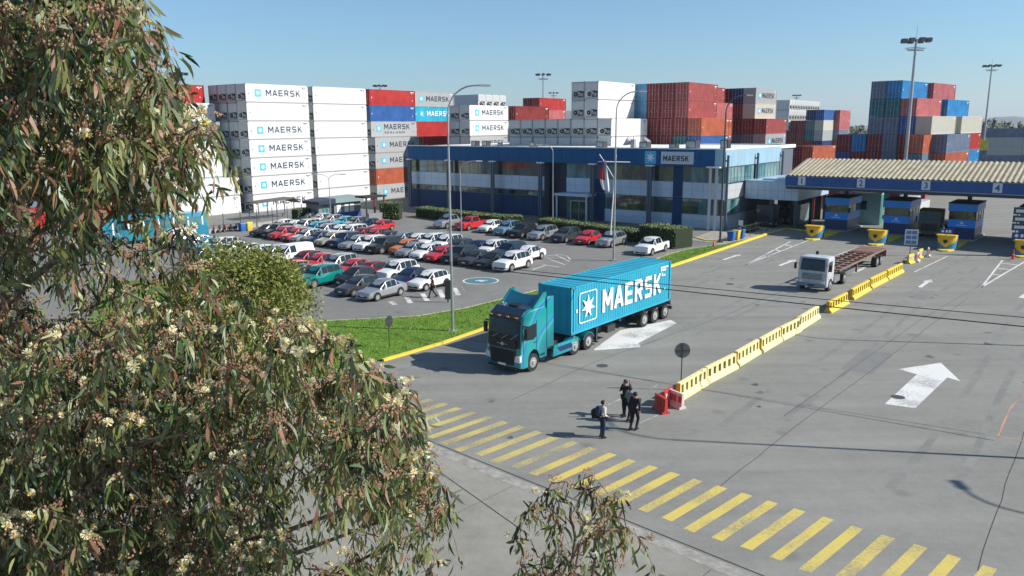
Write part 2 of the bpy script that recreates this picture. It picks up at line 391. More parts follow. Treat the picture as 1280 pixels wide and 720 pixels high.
b = MB(); b.add([(p.x, p.y, .1) for p in poly], [tuple(range(len(poly)))])
lo = b.build('lawn_soil', M_grass, fix=False); tag(lo, kind='structure')
bm = bmesh.new(); bm.from_mesh(lo.data); bmesh.ops.triangulate(bm, faces=bm.faces); bm.to_mesh(lo.data); bm.free()
# blades scattered over the lawn
def inside(x, y, P):
    c = False; j = len(P)-1
    for i in range(len(P)):
        if (P[i].y > y) != (P[j].y > y) and x < (P[j].x-P[i].x)*(y-P[i].y)/(P[j].y-P[i].y)+P[i].x: c = not c
        j = i
    return c
b = MB(); xs = [p.x for p in poly]; ys = [p.y for p in poly]; cnt = 0
while cnt < 26000:
    x, y = rnd.uniform(min(xs), max(xs)), rnd.uniform(min(ys), max(ys))
    if not inside(x, y, poly): continue
    cnt += 1; a = rnd.uniform(0, 6.28); h = rnd.uniform(.03, .09); ww = rnd.uniform(.02, .05)
    lx, ly = rnd.uniform(-.05, .05), rnd.uniform(-.05, .05)
    b.add([(x-ww*math.cos(a), y-ww*math.sin(a), .1), (x+ww*math.cos(a), y+ww*math.sin(a), .1), (x+lx, y+ly, .1+h)], [(0,1,2)], rnd.choice((0, 0, 1)))
tag(b.build('grass', [mat('grass_blade', (.11, .19, .03), .8), mat('grass_blade_light', (.19, .25, .07), .8)], fix=False), kind='stuff')

# kerbs
def kerb_run(name, pts, wdt=.22, h=.14, m=M_kerby, seg=None):
    b = MB()
    for i in range(len(pts)-1):
        p, q = Vector(pts[i]), Vector(pts[i+1]); d = (q-p); ln = d.length; d.normalize(); n = Vector((-d.y, d.x, 0))
        k = 0.
        while k < ln-.05:
            e = min(ln, k+(seg or 1.0)); a_ = p+d*(k+.006); c_ = p+d*(e-.006)
            v = [a_-n*wdt/2, c_-n*wdt/2, c_+n*wdt/2, a_+n*wdt/2]
            hh = h+rnd.uniform(-.006, .006)
            b.add([(x.x, x.y, 0) for x in v]+[(x.x, x.y, hh) for x in v], [(4,5,6,7),(0,1,5,4),(1,2,6,5),(2,3,7,6),(3,0,4,7)])
            k = e
    return tag(b.build(name, m), kind='structure')
kerb_run('kerb', [p+kerb_n*.09 for p in kl[:3]]+[])
kerb_run('kerb', [kl[2]+kerb_n*.05, kl[3]+kerb_n*.05, kl[4]+kerb_n*.05, kl[5]+kerb_n*.05], .3, .2)
kerb_run('kerb', [kl[-2]+kerb_n*.09, kl[-1]+kerb_n*.09, W(101, -33.3)], .2, .12)
kerb_run('kerb', [at(*p) for p in LU], .14, .12, worn_paint('lot_kerb', (.6, .5, .2), (.36, .34, .28), .52, 1.5))
kerb_run('kerb', [at(868, 297), at(882, 301), at(897, 301.5)], .2, .12)

# painted markings
P_yel = worn_paint('stripe_yellow', (.56, .44, .105), (.22, .21, .16), .42, 9)
P_yel_w = worn_paint('stripe_yellow_worn', (.5, .41, .13), (.21, .205, .16), .47, 9)
P_wht = worn_paint('marking_white', (.62, .62, .6), (.2, .2, .195), .40, 6)
P_wht_w = worn_paint('marking_white_worn', (.5, .5, .48), (.17, .17, .165), .56, 5)
tops = [(1240, 708), (1193.7, 695), (1154.4, 683), (1118.7, 670.6), (1079.4, 659.4), (1036, 645), (1000.6, 636), (966.9, 624.5), (936.9, 617), (905, 607.6), (873, 597.5), (846.9, 589.3), (818.7, 582.5),
        (795, 575), (773.4, 567.2), (749.6, 560.2), (726.5, 553.3), (702.2, 548), (683, 541), (660.5, 535), (639.7, 529), (618, 522.8), (599, 517), (579, 511.7), (565, 505.4), (549.4, 502), (532, 496), (515, 490.5), (500, 485)]
T0, T1 = at(*tops[1]), at(*tops[12]); step = (T1-T0)/11
b = MB(); sdir = (at(865, 657)-at(938, 612)).normalized()
for k in range(-8, 30):
    T = T0+step*k; ln = 3.75+rnd.uniform(-.15, .15)
    n_ = step.normalized()*.20*(1+rnd.uniform(-.08, .08)); p = T+sdir*rnd.uniform(0, .1); q_ = T+sdir*ln
    b.add([(*(p-n_)[:2], .0085), (*(p+n_)[:2], .0085), (*(q_+n_)[:2], .0085), (*(q_-n_)[:2], .0085)], [(0,1,2,3)], 0 if k < 15 else 1)
tag(b.build('crosswalk', [P_yel, P_yel_w], fix=False), kind='structure')
b = MB()
def pp(pts, z=.0085, mi=0):
    P = [at(*p) for p in pts]; b.add([(p.x, p.y, z) for p in P], [tuple(range(len(P)))], mi)
def line(p, q, w_=.12, mi=0): strip(b, at(*p), at(*q), w_, .0088, mi)
def arrow(cx, cy, L=4.6, mi=0, fwd=1, sc_=1.):
    c = at(cx, cy); u = Vector((math.cos(TH), math.sin(TH), 0))*fwd; v = Vector((u.y, -u.x, 0))
    z = .0088; sh = .16*sc_; hd = .42*sc_; hl = 1.5*sc_
    P = [c-u*L/2-v*sh, c-u*L/2+v*sh, c+u*(L/2-hl)+v*sh, c+u*(L/2-hl)+v*hd, c+u*L/2, c+u*(L/2-hl)-v*hd, c+u*(L/2-hl)-v*sh]
    b.add([(p.x, p.y, z) for p in P], [(0,1,2,6), (3,4,5)] if 0 else [(0,1,2,6), (2,3,4,5,6)], mi)
pp([(1106, 505), (1144, 510.5), (1184, 472), (1201, 477), (1176, 453.5), (1123, 461.5), (1146, 468)])                # the big arrow
pp([(742, 437), (775, 413), (838, 400), (846, 404), (798, 429), (801, 434), (744, 438)], mi=0)              # arrow under the trailer
arrow(916, 321); arrow(985, 328); arrow(1078, 336, 5.0); arrow(1157, 354, 4.4, fwd=1)
pp([(1273, 372), (1281, 366), (1290, 366), (1290, 374)])
for X, Y, X2, Y2 in ((932, 331, 988, 302), (932, 331, 1012, 300)): line((X, Y), (X2, Y2), .16)
for p_, q_ in (((955, 320), (962, 321)), ((968, 312), (976, 314)), ((980, 306), (992, 308))): line(p_, q_, .3)
line((1227, 359), (1253, 325.5), .16); line((1227, 359), (1281, 327), .16)
for p_, q_ in (((1240, 343), (1251, 344)), ((1245, 335), (1262, 337)), ((1250, 329), (1271, 331))): line(p_, q_, .26)
line((1010, 333), (1072, 309), .13); line((1143, 340), (1185, 320), .12)
line((797, 530), (822, 519.5), .1, 1); line((812, 487), (822, 481), .14, 1); line((760, 506), (776, 499), .1, 1)
tag(b.build('road_marking', [P_wht, P_wht_w], fix=False), kind='structure')
b = MB(); line((1247, 546), (1290, 553), .1); line((1247, 546), (1262, 511), .09); line((1262, 511), (1286, 484), .09)
tag(b.build('utility_marking', worn_paint('faded_orange', (.5, .25, .17), (.2, .17, .15), .5, 6), fix=False), kind='structure')
# parking lot paint
b = MB()
for k in range(16): 
    a_ = W(55.0, -46.0-k*2.42); 
for p_, q_ in (((666, 337), (684, 331)), ((676, 330), (699, 334)), ((684, 323), (706, 331)), ((695, 319), (712, 327))): line(p_, q_, .14)
line((664, 322), (700, 318), .1); 
for p_, q_ in (((488, 377), (494, 381)), ((508, 371), (513, 379)), ((528, 367), (534, 376)), ((549, 362), (554, 372)), ((568, 360), (573, 369))): line(p_, q_, .4)
line((486, 383), (560, 373), .07, 1); line((560, 373), (581, 364), .07, 1); line((560, 357), (577, 358), .07, 1); line((577, 358), (581, 364), .07, 1)
line((700, 318), (709, 320), .1); line((709, 320), (713, 325), .1)
line((572, 339), (590, 344), .1, 1); line((617, 368), (635, 362), .1, 1); line((660, 311), (684, 314), .1, 1)
c = at(601, 351)
for k in range(40):
    a0, a1 = 2*math.pi*k/40, 2*math.pi*(k+1)/40
    v = [(c.x+r*math.cos(a), c.y+r*math.sin(a), .0088) for r, a in ((1.62, a0), (1.62, a1), (1.46, a1), (1.46, a0))]; b.add(v, [(0,1,2,3)])
tag(b.build('parking_marking', [P_wht, P_wht_w], fix=False), kind='structure')
b = MB(); b.add([(c.x+1.46*math.cos(2*math.pi*k/40), c.y+1.46*math.sin(2*math.pi*k/40), .0092) for k in range(40)], [tuple(range(40))])
for dx, dy, sx_, sy_ in ((-.25, .05, .28, .16), (.1, -.2, .22, .2), (.35, .15, .3, .12), (-.05, .25, .12, .12)):
    b.add([(c.x+dx+sx_*math.cos(2*math.pi*k/12), c.y+dy+sy_*math.sin(2*math.pi*k/12), .013) for k in range(12)], [tuple(range(12))], 1)
tag(b.build('parking_roundel', [worn_paint('roundel_teal', (.06, .17, .2), (.12, .14, .14), .3), P_wht], fix=False), kind='structure')
# ================================================================== CONTAINERS
COL = {'dusty red': (.30, .065, .062), 'white': (.64, .65, .64), 'grey': (.36, .37, .37), 'cream': (.52, .50, .42), 'red': (.38, .03, .028), 'maroon': (.20, .03, .028), 'pink': (.42, .12, .12),
       'orange': (.40, .10, .05), 'amber': (.65, .28, .05), 'blue': (.03, .10, .30), 'bright blue': (.02, .20, .45), 'sky blue': (.13, .33, .52), 'cyan': (.03, .36, .52), 'teal': (.03, .15, .17), 'slate': (.13, .17, .24),
       'navy': (.02, .04, .12), 'yellow': (.62, .55, .05), 'mint': (.25, .48, .46)}
def cmat(c): return steel_paint('steel_'+c.replace(' ', '_'), COL[c], .1 if c == 'white' else .3, .93 if c in ('white', 'grey', 'cream') else .8)
TIER = 2.9
def corrug(b, L, H, y, sgn, mi=0, pitch=.278, dep=.036, z0=.16, z1=None):
    """one corrugated side wall, running along x at y"""
    z1 = z1 or H-.1; n = int((L-.3)/pitch); x = -n*pitch/2; V_ = []
    for k in range(n):
        V_ += [(x, 0), (x+pitch*.26, 0), (x+pitch*.5, 1), (x+pitch*.76, 1)]; x += pitch
    V_.append((x, 0)); v = []
    for X, k in V_: v += [(X, y-sgn*k*dep, z0), (X, y-sgn*k*dep, z1)]
    b.add(v, [(2*i, 2*i+2, 2*i+3, 2*i+1) for i in range(len(V_)-1)], mi)
def container_body(L, H, Wd=2.438, reefer=False, front=False):
    F_ = front
    b = MB(); h = Wd/2
    for sx in (-1, 1):
        for sy in (-1, 1): b.box(sx*L/2-(.16 if sx > 0 else 0), sx*L/2+(.16 if sx < 0 else 0), sy*h-(.1 if sy > 0 else 0), sy*h+(.1 if sy < 0 else 0), .12, H-.12)
    for sy in (-1, 1):
        b.box(-L/2+.16, L/2-.16, sy*h-(.06 if sy > 0 else 0), sy*h+(.06 if sy < 0 else 0), H-.1, H-.012)
        b.box(-L/2+.16, L/2-.16, sy*h-(.05 if sy > 0 else 0), sy*h+(.05 if sy < 0 else 0), .02, .16, 2 if reefer else 0)
    for sx in (-1, 1):
        b.box(sx*L/2-(.06 if sx > 0 else 0), sx*L/2+(.06 if sx < 0 else 0), -h+.1, h-.1, H-.14, H-.014)
        b.box(sx*L/2-(.06 if sx > 0 else 0), sx*L/2+(.06 if sx < 0 else 0), -h+.1, h-.1, .022, .17)
    # corner castings
    for sx in (-1, 1):
        for sy in (-1, 1):
            for z0 in (0, H-.12): b.box(sx*L/2-(.17 if sx > 0 else -.005)-(0 if sx > 0 else 0), sx*L/2+(.17 if sx < 0 else -.005)+(0), sy*h-(.15 if sy > 0 else -.004), sy*h+(.15 if sy < 0 else -.004), z0, z0+.12, 1)
    if reefer:
        n = 12; w_ = (L-.32)/n
        for sy in (-1, 1):
            for k in range(n):
                x0 = -L/2+.16+k*w_; b.box(x0+.004, x0+w_-.004, sy*(h-.02)-.012, sy*(h-.02)+.012, .17, H-.1)
    else:
        for sy in (-1, 1): corrug(b, L, H, sy*(h-.012), sy)
    for sy in (-1, 1):      # id marks high at the end of each side, small plates on it
        for k, (x_, w_, z_, h_) in enumerate(((L/2-1.35, .55, H-.42, .12), (L/2-.72, .3, H-.42, .12), (L/2-1.1, .3, H-.62, .09), (L/2-.9, .12, .9, .16), (-L/2+.5, .16, 1.3, .2))): b.box(x_, x_+w_, sy*(h+.002)-.003, sy*(h+.002)+.003, z_, z_+h_, 3)
    # roof with shallow ribs
    n = int(L/.55); w_ = (L-.12)/n
    for k in range(n):
        x0 = -L/2+.06+k*w_; b.box(x0, x0+w_*.55, -h+.06, h-.06, H-.05, H-.02); b.box(x0+w_*.55, x0+w_, -h+.06, h-.06, H-.05, H-.04)
    b.box(-L/2+.06, L/2-.06, -h+.05, h-.05, .1, .15)
    # front (non-door) end wall at +x
    m = 8; w_ = (Wd-.2)/m
    for k in range(m):
        y0 = -h+.1+k*w_; b.box(L/2-.07, L/2-.02 if k % 2 else L/2-.05, y0, y0+w_, .17, H-.14)
    if reefer: b.box(-L/2+.05, -L/2+.08, -h+.1, h-.1, .17, H-.14)
    if front:
        for k in range(m):
            y0 = -h+.1+k*w_; b.box(-L/2+.02 if k % 2 else -L/2+.055, -L/2+.08, y0, y0+w_, .17, H-.14)
    return b
def door_mesh(H, Wd=2.438):
    b = MB(); w_ = (Wd-.2)/2-.006
    n = 4; hh = (H-.31)/n
    b.box(0, .03, 0, w_, .17, H-.14)
    for k in range(n): b.box(-.022, .0, .05, w_-.05, .17+k*hh+.06, .17+(k+1)*hh-.06)
    return b
def bars_mesh(H, Wd=2.438):
    b = MB(); w_ = (Wd-.2)/2
    for y in (.25, w_-.25):
        b.cyl((-.05, y, .18), (-.05, y, H-.15), .018, n=6)
        for z in (.22, H*.35, H*.6, H-.2): b.box(-.06, -.02, y-.05, y+.05, z-.04, z+.04)
        b.box(-.075, -.05, y-.02, y+.3 if y < .5 else y+.02, 1.25, 1.29)
    return b
def reefer_unit():
    b = MB()
    b.box(-.03, 0, -1.1, 1.1, 1.45, 2.74, 0)
    b.box(-.045, -.032, -1.0, -.05, 1.62, 2.6, 0); b.box(-.045, -.032, .05, 1.0, 1.62, 2.6, 0)
    b.cyl((-.06, .45, .95), (-.0, .45, .95), .36, n=14, mi=1); b.cyl((-.075, .45, .95), (-.06, .45, .95), .12, n=8, mi=2)
    b.box(-.06, -.0, -1.02, -.05, .5, 1.38, 1); b.box(-.09, -.061, -.95, -.45, .62, 1.1, 2); b.box(-.08, -.061, -.35, -.12, .9, 1.3, 0)
    b.box(-.05, 0, -1.05, 1.05, .2, .42, 2); b.cyl((-.1, -.7, .8), (-.1, -.2, .8), .09, n=8, mi=2)
    b.box(-.075, -.046, -.6, .1, 1.36, 1.43, 1)
    return b
M_cast = mat('casting', (.10, .10, .10), .6); M_unit = mat('unit_grey', (.45, .46, .46), .5, var=.1); M_unit2 = mat('unit_metal', (.3, .31, .32), .4, .4)
M_bar = mat('lock_bar', (.5, .5, .48), .4, .5)
M_logo_blue = mat('logo_blue', (.06, .42, .66), .5); M_logo_navy = mat('logo_navy', (.012, .03, .07), .5); M_logo_white = mat('logo_white', (.75, .76, .76), .5)
TXT_navy = block_letters('MAERSK', .98, M_logo_navy, .98, .2, .17); TXT_white = block_letters('MAERSK', .98, M_logo_white, .98, .2, .2)
TXT_sea = text_mesh('SEALAND', .42, M_logo_navy, .01, 1.6, space=1.5)
def emblem_mesh(s=1.15, field=M_logo_blue, star=M_logo_white, outline=False):
    b = MB()
    if outline:
        o_ = rrect(s/2, s/2, .18); i_ = rrect(s/2-.07, s/2-.07, .13); n = len(o_)
        v = [(x, 0, z) for x, z in o_]+[(x, 0, z) for x, z in i_]
        b.add(v, [(k, (k+1) % n, n+(k+1) % n, n+k) for k in range(n)], 1)
    else: b.prism(rrect(s/2, s/2, .12), -.006, 0, 0)
    st = star_poly(s*.40); cz = [(0, -.012, 0)]+[(x, -.012, z) for x, z in st]
    b.add(cz, [(0, 1+k, 1+(k+1) % 14) for k in range(14)], 1)
    o = b.build('tmp', [field, star], fix=False); me = o.data; bpy.data.objects.remove(o); return me
EMB_blue = emblem_mesh(); EMB_line = emblem_mesh(1.9, M_logo_white, M_logo_white, True)
PROTO = {}
def container_proto(kind):
    """kind: 'dry' | 'reefer' (40 ft), 'short' (20 ft)"""
    if kind in PROTO: return PROTO[kind]
    L = 6.06 if kind == 'short' else 12.19
    rf = kind == 'reefer'
    body = container_body(L, TIER, reefer=rf).build('container', [M_white, M_cast, mat('rail_metal', (.30, .30, .29), .5, .3), M_logo_navy if rf else M_logo_white])
    me = [body.data]; bpy.data.objects.remove(body)
    if rf:
        u = reefer_unit().build('u', [M_unit, M_dark, M_unit2]); me.append(u.data); bpy.data.objects.remove(u)
    else:
        for bb, mm in ((door_mesh(TIER), M_white), (bars_mesh(TIER), M_bar)):
            u = bb.build('u', mm); me.append(u.data); bpy.data.objects.remove(u)
    PROTO[kind] = (L, me); return PROTO[kind]
GN = {'reefer': 'refrigerated container', 'dry': 'container', 'short': 'container'}
NCONT = [0]
def container(kind, color, loc, yaw, label, group, logo=None, parts=True):
    L, me = container_proto(kind); NCONT[0] += 1
    root = bpy.data.objects.new('shipping_container', me[0]); col.objects.link(root)
    root.location = loc; root.rotation_euler = (0, 0, yaw)
    root.material_slots[0].link = 'OBJECT'; root.material_slots[0].material = cmat(color)
    tag(root, label, 'container', group)
    if parts:
        if kind == 'reefer': put('cooling_unit', me[1], root, (-L/2-.002, 0, 0))
        else:
            for s in (1, -1):
                d = bpy.data.objects.new('door', me[1]); col.objects.link(d); d.parent = root
                d.location = (-L/2+.012, 0 if s > 0 else -1.115, 0); d.location.y += .003
                d.material_slots[0].link = 'OBJECT'; d.material_slots[0].material = cmat(color)
                put('lock_bar', me[2], d, (0, 0, 0))
    if logo:
        y = -1.219-.012
        T = TXT_white if logo == 'white' else TXT_navy
        if logo == 'sea':
            put('emblem', EMB_blue, root, (-4.1, y, 1.6)); put('lettering', T, root, (-2.7, y-.006, 1.45)); put('lettering', TXT_sea, root, (-2.6, y-.006, .65))
        else:
            put('emblem', EMB_blue, root, (-3.85, y, 1.5)); put('lettering', T, root, (-2.35, y-.006, 1.08))
    return root
YA = R(53.5); EA = Vector((math.cos(YA), math.sin(YA), 0)); NA = Vector((-EA.y, EA.x, 0)); OA = Vector((-41.38, 126.3, 0))
TN = ['top tier', 'second tier down', 'third tier down', 'fourth tier down', 'fifth tier down', 'sixth tier down', 'seventh tier down']
RN = ['first row', 'second row', 'third row', 'fourth row', 'fifth row', 'sixth row', 'seventh row', 'eighth row', 'ninth row', 'tenth row']
LOGOS = {'*': 'navy', '!': 'white', '#': 'sea'}
def block(where, a, tiers, top=7, origin=None, yaw=None, flip=False, rowstep=2.52, shapes='reefer', group=None, rown=None):
    """tiers: from the top down, (b_corner, [colour(+mark) per row from the lit side]); mark * logo, ! white logo, # two-line logo, ~ dry"""
    y = YA if yaw is None else yaw; e = Vector((math.cos(y), math.sin(y), 0)); n = Vector((-e.y, e.x, 0)); O = origin or OA
    for ti, (bc, rows) in enumerate(tiers):
        z = (top-1-ti)*TIER
        for r, c in enumerate(rows):
            if c is None: continue
            dry_ = '~' in c; mark = ([x for x in c if x in '*!#'] or [''])[0]; cc = c.rstrip('*!#~')
            kind = shapes
            if cc not in ('white', 'grey') or dry_: kind = 'dry'
            ctr = O + e*(a+6.1+rnd.uniform(-.05, .05)) + n*(bc+1.22+r*rowstep+rnd.uniform(-.02, .02))
            lg = ''
            if mark in '*!#' and mark: lg = ' with star logo'
            rn_ = (rown or RN)[r]
            lab = f"{cc} {'reefer' if kind=='reefer' else 'box'}{lg}, {TN[ti]}, {rn_}, {where}"
            container(kind, cc, (ctr.x, ctr.y, z), y+(math.pi if flip else 0), lab, group or 'containers stacked '+where, LOGOS.get(mark))
W4 = ['white']*4
# A: the tall white logo stack
block('tall logo stack by the tree', 0, [(0, ['white*','grey','grey','grey']), (0, ['white','grey','grey','grey']), (0, ['white*','grey','grey']), (0, ['white*','grey','grey']), (0, ['white*','grey','grey']), (0, ['white*','grey','grey']), (0, ['white*','grey'])])
block('blank white stack', 13.3, [(.1, ['white','grey'])]+[(.1, ['white'])]*6)
block('red topped stack by the office', 26.6, [(.4, ['red','maroon']), (.4, ['blue','maroon']), (.3, ['grey#']), (-.6, ['grey*']), (-.6, ['grey*']), (-.6, ['orange']), (-.6, ['grey*'])])
block('grey and cyan logo stack', 38.5, [(.6, ['grey*~','maroon']), (.6, ['cyan!']), (.6, ['red','maroon']), (-1.9, ['red'])])
# L: left of A, partly behind the tree
block('stepped stack at left', -13.3, [(9.4, ['red','maroon']), (6.9, ['white','white','white']), (6.9, ['white','white']), (4.4, ['white','white','white']), (4.4, ['white','white']), (1.9, ['white','white']), (1.9, ['white','white'])])
block('stack behind the tree crown', -29, [(10, ['white*','slate']), (10, ['white','slate']), (10, ['white','slate']), (10, ['red','blue']), (10, ['slate','blue']), (10, ['red','blue'])], top=6)
block('low stack at far left', -46, [(14, ['white','blue']), (14, ['grey*','slate']), (14, ['red','slate']), (14, ['slate','slate'])], top=4)
# E: logo reefers right of the cyan one, and what stands above them
block('small logo stack above the office', 40, [(-12.3, ['white*','grey']), (-12.3, ['white*','grey']), (-12.3, ['grey*','grey'])], top=6)
block('red pair over the office roof', 87, [(4.1, ['red','maroon']), (4.1, ['pink','maroon'])])
block('orange box by the reefer wall', 53, [(-14.4, ['amber'])], top=5)
block('orange box by the reefer wall', 53, [(-13.4, ['maroon'])], top=6)
yj = R(143.5)
def ends_row(where, corner_px, depth, top, rows, cols, group=None, n0=0):
    P = atd(corner_px, 130, depth); c0 = Vector((P.x, P.y, 0)); d = Vector((math.cos(yj), math.sin(yj), 0))
    for ti, cs in enumerate(cols):
        for r, c in enumerate(cs):
            if not c: continue
            ctr = c0+d*6.1+EA*(1.22+2.52*r)
            kind = 'dry' if (c.endswith('~') or c not in ('white', 'grey')) else 'reefer'
            container(kind, c.rstrip('~'), (ctr.x, ctr.y, (top-1-ti)*TIER), yj, f"{c.rstrip('~')} {'reefer' if kind=='reefer' else 'box'}, {TN[ti]}, {ORD[r]} from left, {where}".replace(' from top', ' down'), group or where)
ends_row('line behind the small logo stack', 598, 176, 7, 4, [['white']*4, ['white']*4])
ends_row('long white line at the back', 987, 232, 7, 12, [['white']*12, ['white']*12, ['white']*8])
# G: reefer wall
gw = ['white']+['grey']*7
block('reefer wall behind the office', 33.6, [(-43.8, ['white','grey']), (-43.8, ['white','grey']), (-46.3, gw), (-46.3, gw), (-46.3, ['white', 'grey'])])
# H
block('maroon stack behind the office', 46.9, [(-53.1, ['dusty red','maroon','maroon','sky blue','maroon']), (-53.1, ['dusty red','maroon','maroon','sky blue','maroon']),
     (-55.5, ['orange','maroon','maroon','maroon','sky blue']), (-55.5, ['blue','teal','maroon','maroon','sky blue']), (-55.5, ['maroon','maroon'])])
block('pink stack behind the maroon one', 60.2, [(-49.2, ['dusty red','maroon']), (-50.9, ['pink','maroon']), (-50.9, ['orange','maroon']), (-50.9, ['orange','maroon']), (-50.9, ['dusty red'])])
block('stack at the office corner', 75, [(-54.3, ['grey*~','navy','maroon','maroon','maroon']), (-54.3, ['cream*~','maroon','maroon','maroon','maroon']), (-56.6, ['dusty red','maroon','maroon','maroon','maroon']),
     (-56.6, ['grey*~','slate','slate','slate','maroon']), (-56.6, ['dusty red','maroon','maroon','navy']), (-56.6, ['dusty red','maroon']), (-56.6, ['dusty red'])])
def anchored(px, depth): 
    P = atd(px, 130, depth); return Vector((P.x, P.y, 0))
block('far stack under the white line', 0, [(0, ['blue','navy']), (0, ['cream','slate','maroon','maroon','maroon']), (0, ['grey~','teal','maroon','maroon','slate','slate']), (0, ['navy','maroon','maroon','maroon','navy','navy']), (0, ['maroon','navy'])], top=6, origin=anchored(1031, 228))
block('pink edge of far stack', 0, [(0, ['pink','maroon']), (0, ['pink','maroon']), (0, ['slate','maroon']), (0, ['orange','maroon']), (0, ['navy'])], top=6, origin=anchored(1051, 236))
block('low maroon pair above the canopy', 0, [(0, ['orange','maroon']), (0, ['pink','maroon'])], top=3, origin=anchored(1020, 172), yaw=R(46))
# Q: the bright stack right of the mast
yq = R(45); oq = anchored(1126, 132)
block('colour stack by the mast', 0, [(0, ['bright blue','slate']), (-2.5, ['pink','teal','teal']), (-5, ['cream','blue','slate','slate']), (-7.5, ['slate','navy','maroon','slate','maroon','bright blue','maroon']), (-7.5, ['orange','maroon','maroon','slate','maroon','maroon','blue'])], origin=oq, yaw=yq)
block('second bay of colour stack', 13.4, [(-.6, ['pink']), (-3.1, ['bright blue']), (-5.6, ['cream']), (-5.6, ['red', 'maroon']), (-5.6, ['bright blue', 'maroon'])], origin=oq, yaw=yq)
block('front of the colour stack', 0, [(0, ['orange']), (0, ['slate'])], top=4, origin=anchored(1159, 124), yaw=R(50))
# R: long grey reefers at the right edge
for ti in range(4):
    for k in range(2):
        P = atd(1232+k*48, 150, 262)
        container('reefer' if k else 'dry', ('slate', 'grey', 'grey', 'slate')[ti], (P.x+6.1*math.cos(R(-15)), P.y, (3-ti)*TIER+.0), R(165), f"long {('slate', 'grey', 'grey', 'slate')[ti]} box, {TN[ti]}, {'left' if k == 0 else 'right'} end, pile at the right edge", 'long grey boxes at the right edge')
P = atd(1220, 170, 225); container('short', 'yellow', (P.x, P.y, 2*TIER), R(150), 'yellow box standing alone between the colour stack and the grey pile', 'ground containers beyond the canopy')
container('short', 'slate', (P.x, P.y, TIER), R(150), 'slate box right under the lone yellow box', 'ground containers beyond the canopy')
container('short', 'navy', (P.x, P.y, 0), R(150), 'navy box at the foot of the yellow box pile', 'ground containers beyond the canopy')
# boxes at ground level seen under the canopy
for px, py, c, yw_, lab, kd in ((1010, 263, 'maroon', 53, 'maroon box with closed doors standing behind the first booth', 'short'), (1003, 250, 'pink', -38, 'pink box seen left of the first booth roof', 'dry'), (1024, 247, 'maroon', 53, 'dull maroon box just above the first booth', 'short'),
     (1044, 244, 'white', -38, 'white box behind the roof of the first booth', 'dry'), (1135, 247, 'pink', -38, 'pink box between the second and third booth roofs', 'short'), (1176, 243, 'red', -38, 'red box low under the canopy edge', 'short'), (1098, 250, 'teal', 53, 'green box beside the pale cabin', 'short')):
    P = at(px, py); container(kd, c, (P.x, P.y, 0), R(yw_), lab, 'ground containers beyond the canopy')
print('containers', NCONT[0])

# ================================================================== OFFICE
OFF_L, OFF_D, OFF_H = 56.6, 26., 10.3
Fx = Vector((math.cos(R(-38)), math.sin(R(-38)), 0)); Fy = Vector((-Fx.y, Fx.x, 0))
CN = Vector((27.4, 101.0, 0)); O0 = CN-Fx*OFF_L
off = empty('office_building', O0, R(-38), 'two storey office with navy roof band, grey panels and dark ribbon windows', 'office')
M_panel = mat('panel_grey', (.42, .53, .66), .35, .15, var=.05, scale=.3); M_band = mat('panel_navy', (.008, .095, .235), .6, 0, spec=.2, var=.06, scale=.3)
M_seam = mat('panel_seam', (.12, .14, .17), .5); M_side = mat('panel_pale_blue', (.30, .46, .56), .4, .1, var=.06, scale=.3)
def glassmat(name, a, b_, sx=.6):
    m = mat(name, a, .05, 0, spec=.9, c2=b_, scale=sx, stretch=(1, 1, .3)); return m
M_g1 = glassmat('window_dark', (.004, .012, .014), (.06, .11, .10)); M_g2 = glassmat('window_teal', (.01, .04, .05), (.10, .28, .30)); M_g3 = glassmat('window_green', (.01, .015, .01), (.12, .17, .08)); M_g4 = glassmat('window_bright', (.10, .2, .2), (.22, .34, .34), .9)
def part(b, n, m, p=off, **k): return b.build(n, m, p, **k)
def panels(b, x0, x1, y, z0, z1, nx, nz, mi=0):
    """cladding panels with 12 mm joints, face at y"""
    dx, dz = (x1-x0)/nx, (z1-z0)/nz
    for i in range(nx):
        for j in range(nz): b.box(x0+i*dx+.015, x0+(i+1)*dx-.015, y-.03, y, z0+j*dz+.012, z0+(j+1)*dz-.012, mi)
core = MB()
core.box(.05, 28.0, .25, OFF_D-.3, 0, OFF_H-.35); core.box(28.0, 32.0, 1.6, OFF_D-.3, 0, OFF_H-.35); core.box(32.0, OFF_L-.25, .25, OFF_D-.3, 0, OFF_H-.35)
part(core, 'core', M_seam)
b = MB(); b.box(-.1, OFF_L, -.35, OFF_D, OFF_H-.35, OFF_H-.05); b.box(-.1, OFF_L, -.35, -.15, OFF_H-.05, OFF_H+.12); b.box(OFF_L-.2, OFF_L, -.15, OFF_D, OFF_H-.05, OFF_H+.12); b.box(-.1, OFF_L-.2, OFF_D-.2, OFF_D, OFF_H-.05, OFF_H+.12)
part(b, 'roof', mat('roof_white', (.7, .7, .66), .7, var=.1, scale=.4))
b = MB(); panels(b, -.1, OFF_L-1.4, -.38, 8.1, OFF_H-.02, 28, 1); part(b, 'fascia', M_band)
b = MB(); panels(b, OFF_L-1.4, OFF_L+.0, -.38, 8.1, OFF_H-.02, 1, 1); part(b, 'fascia', M_side)
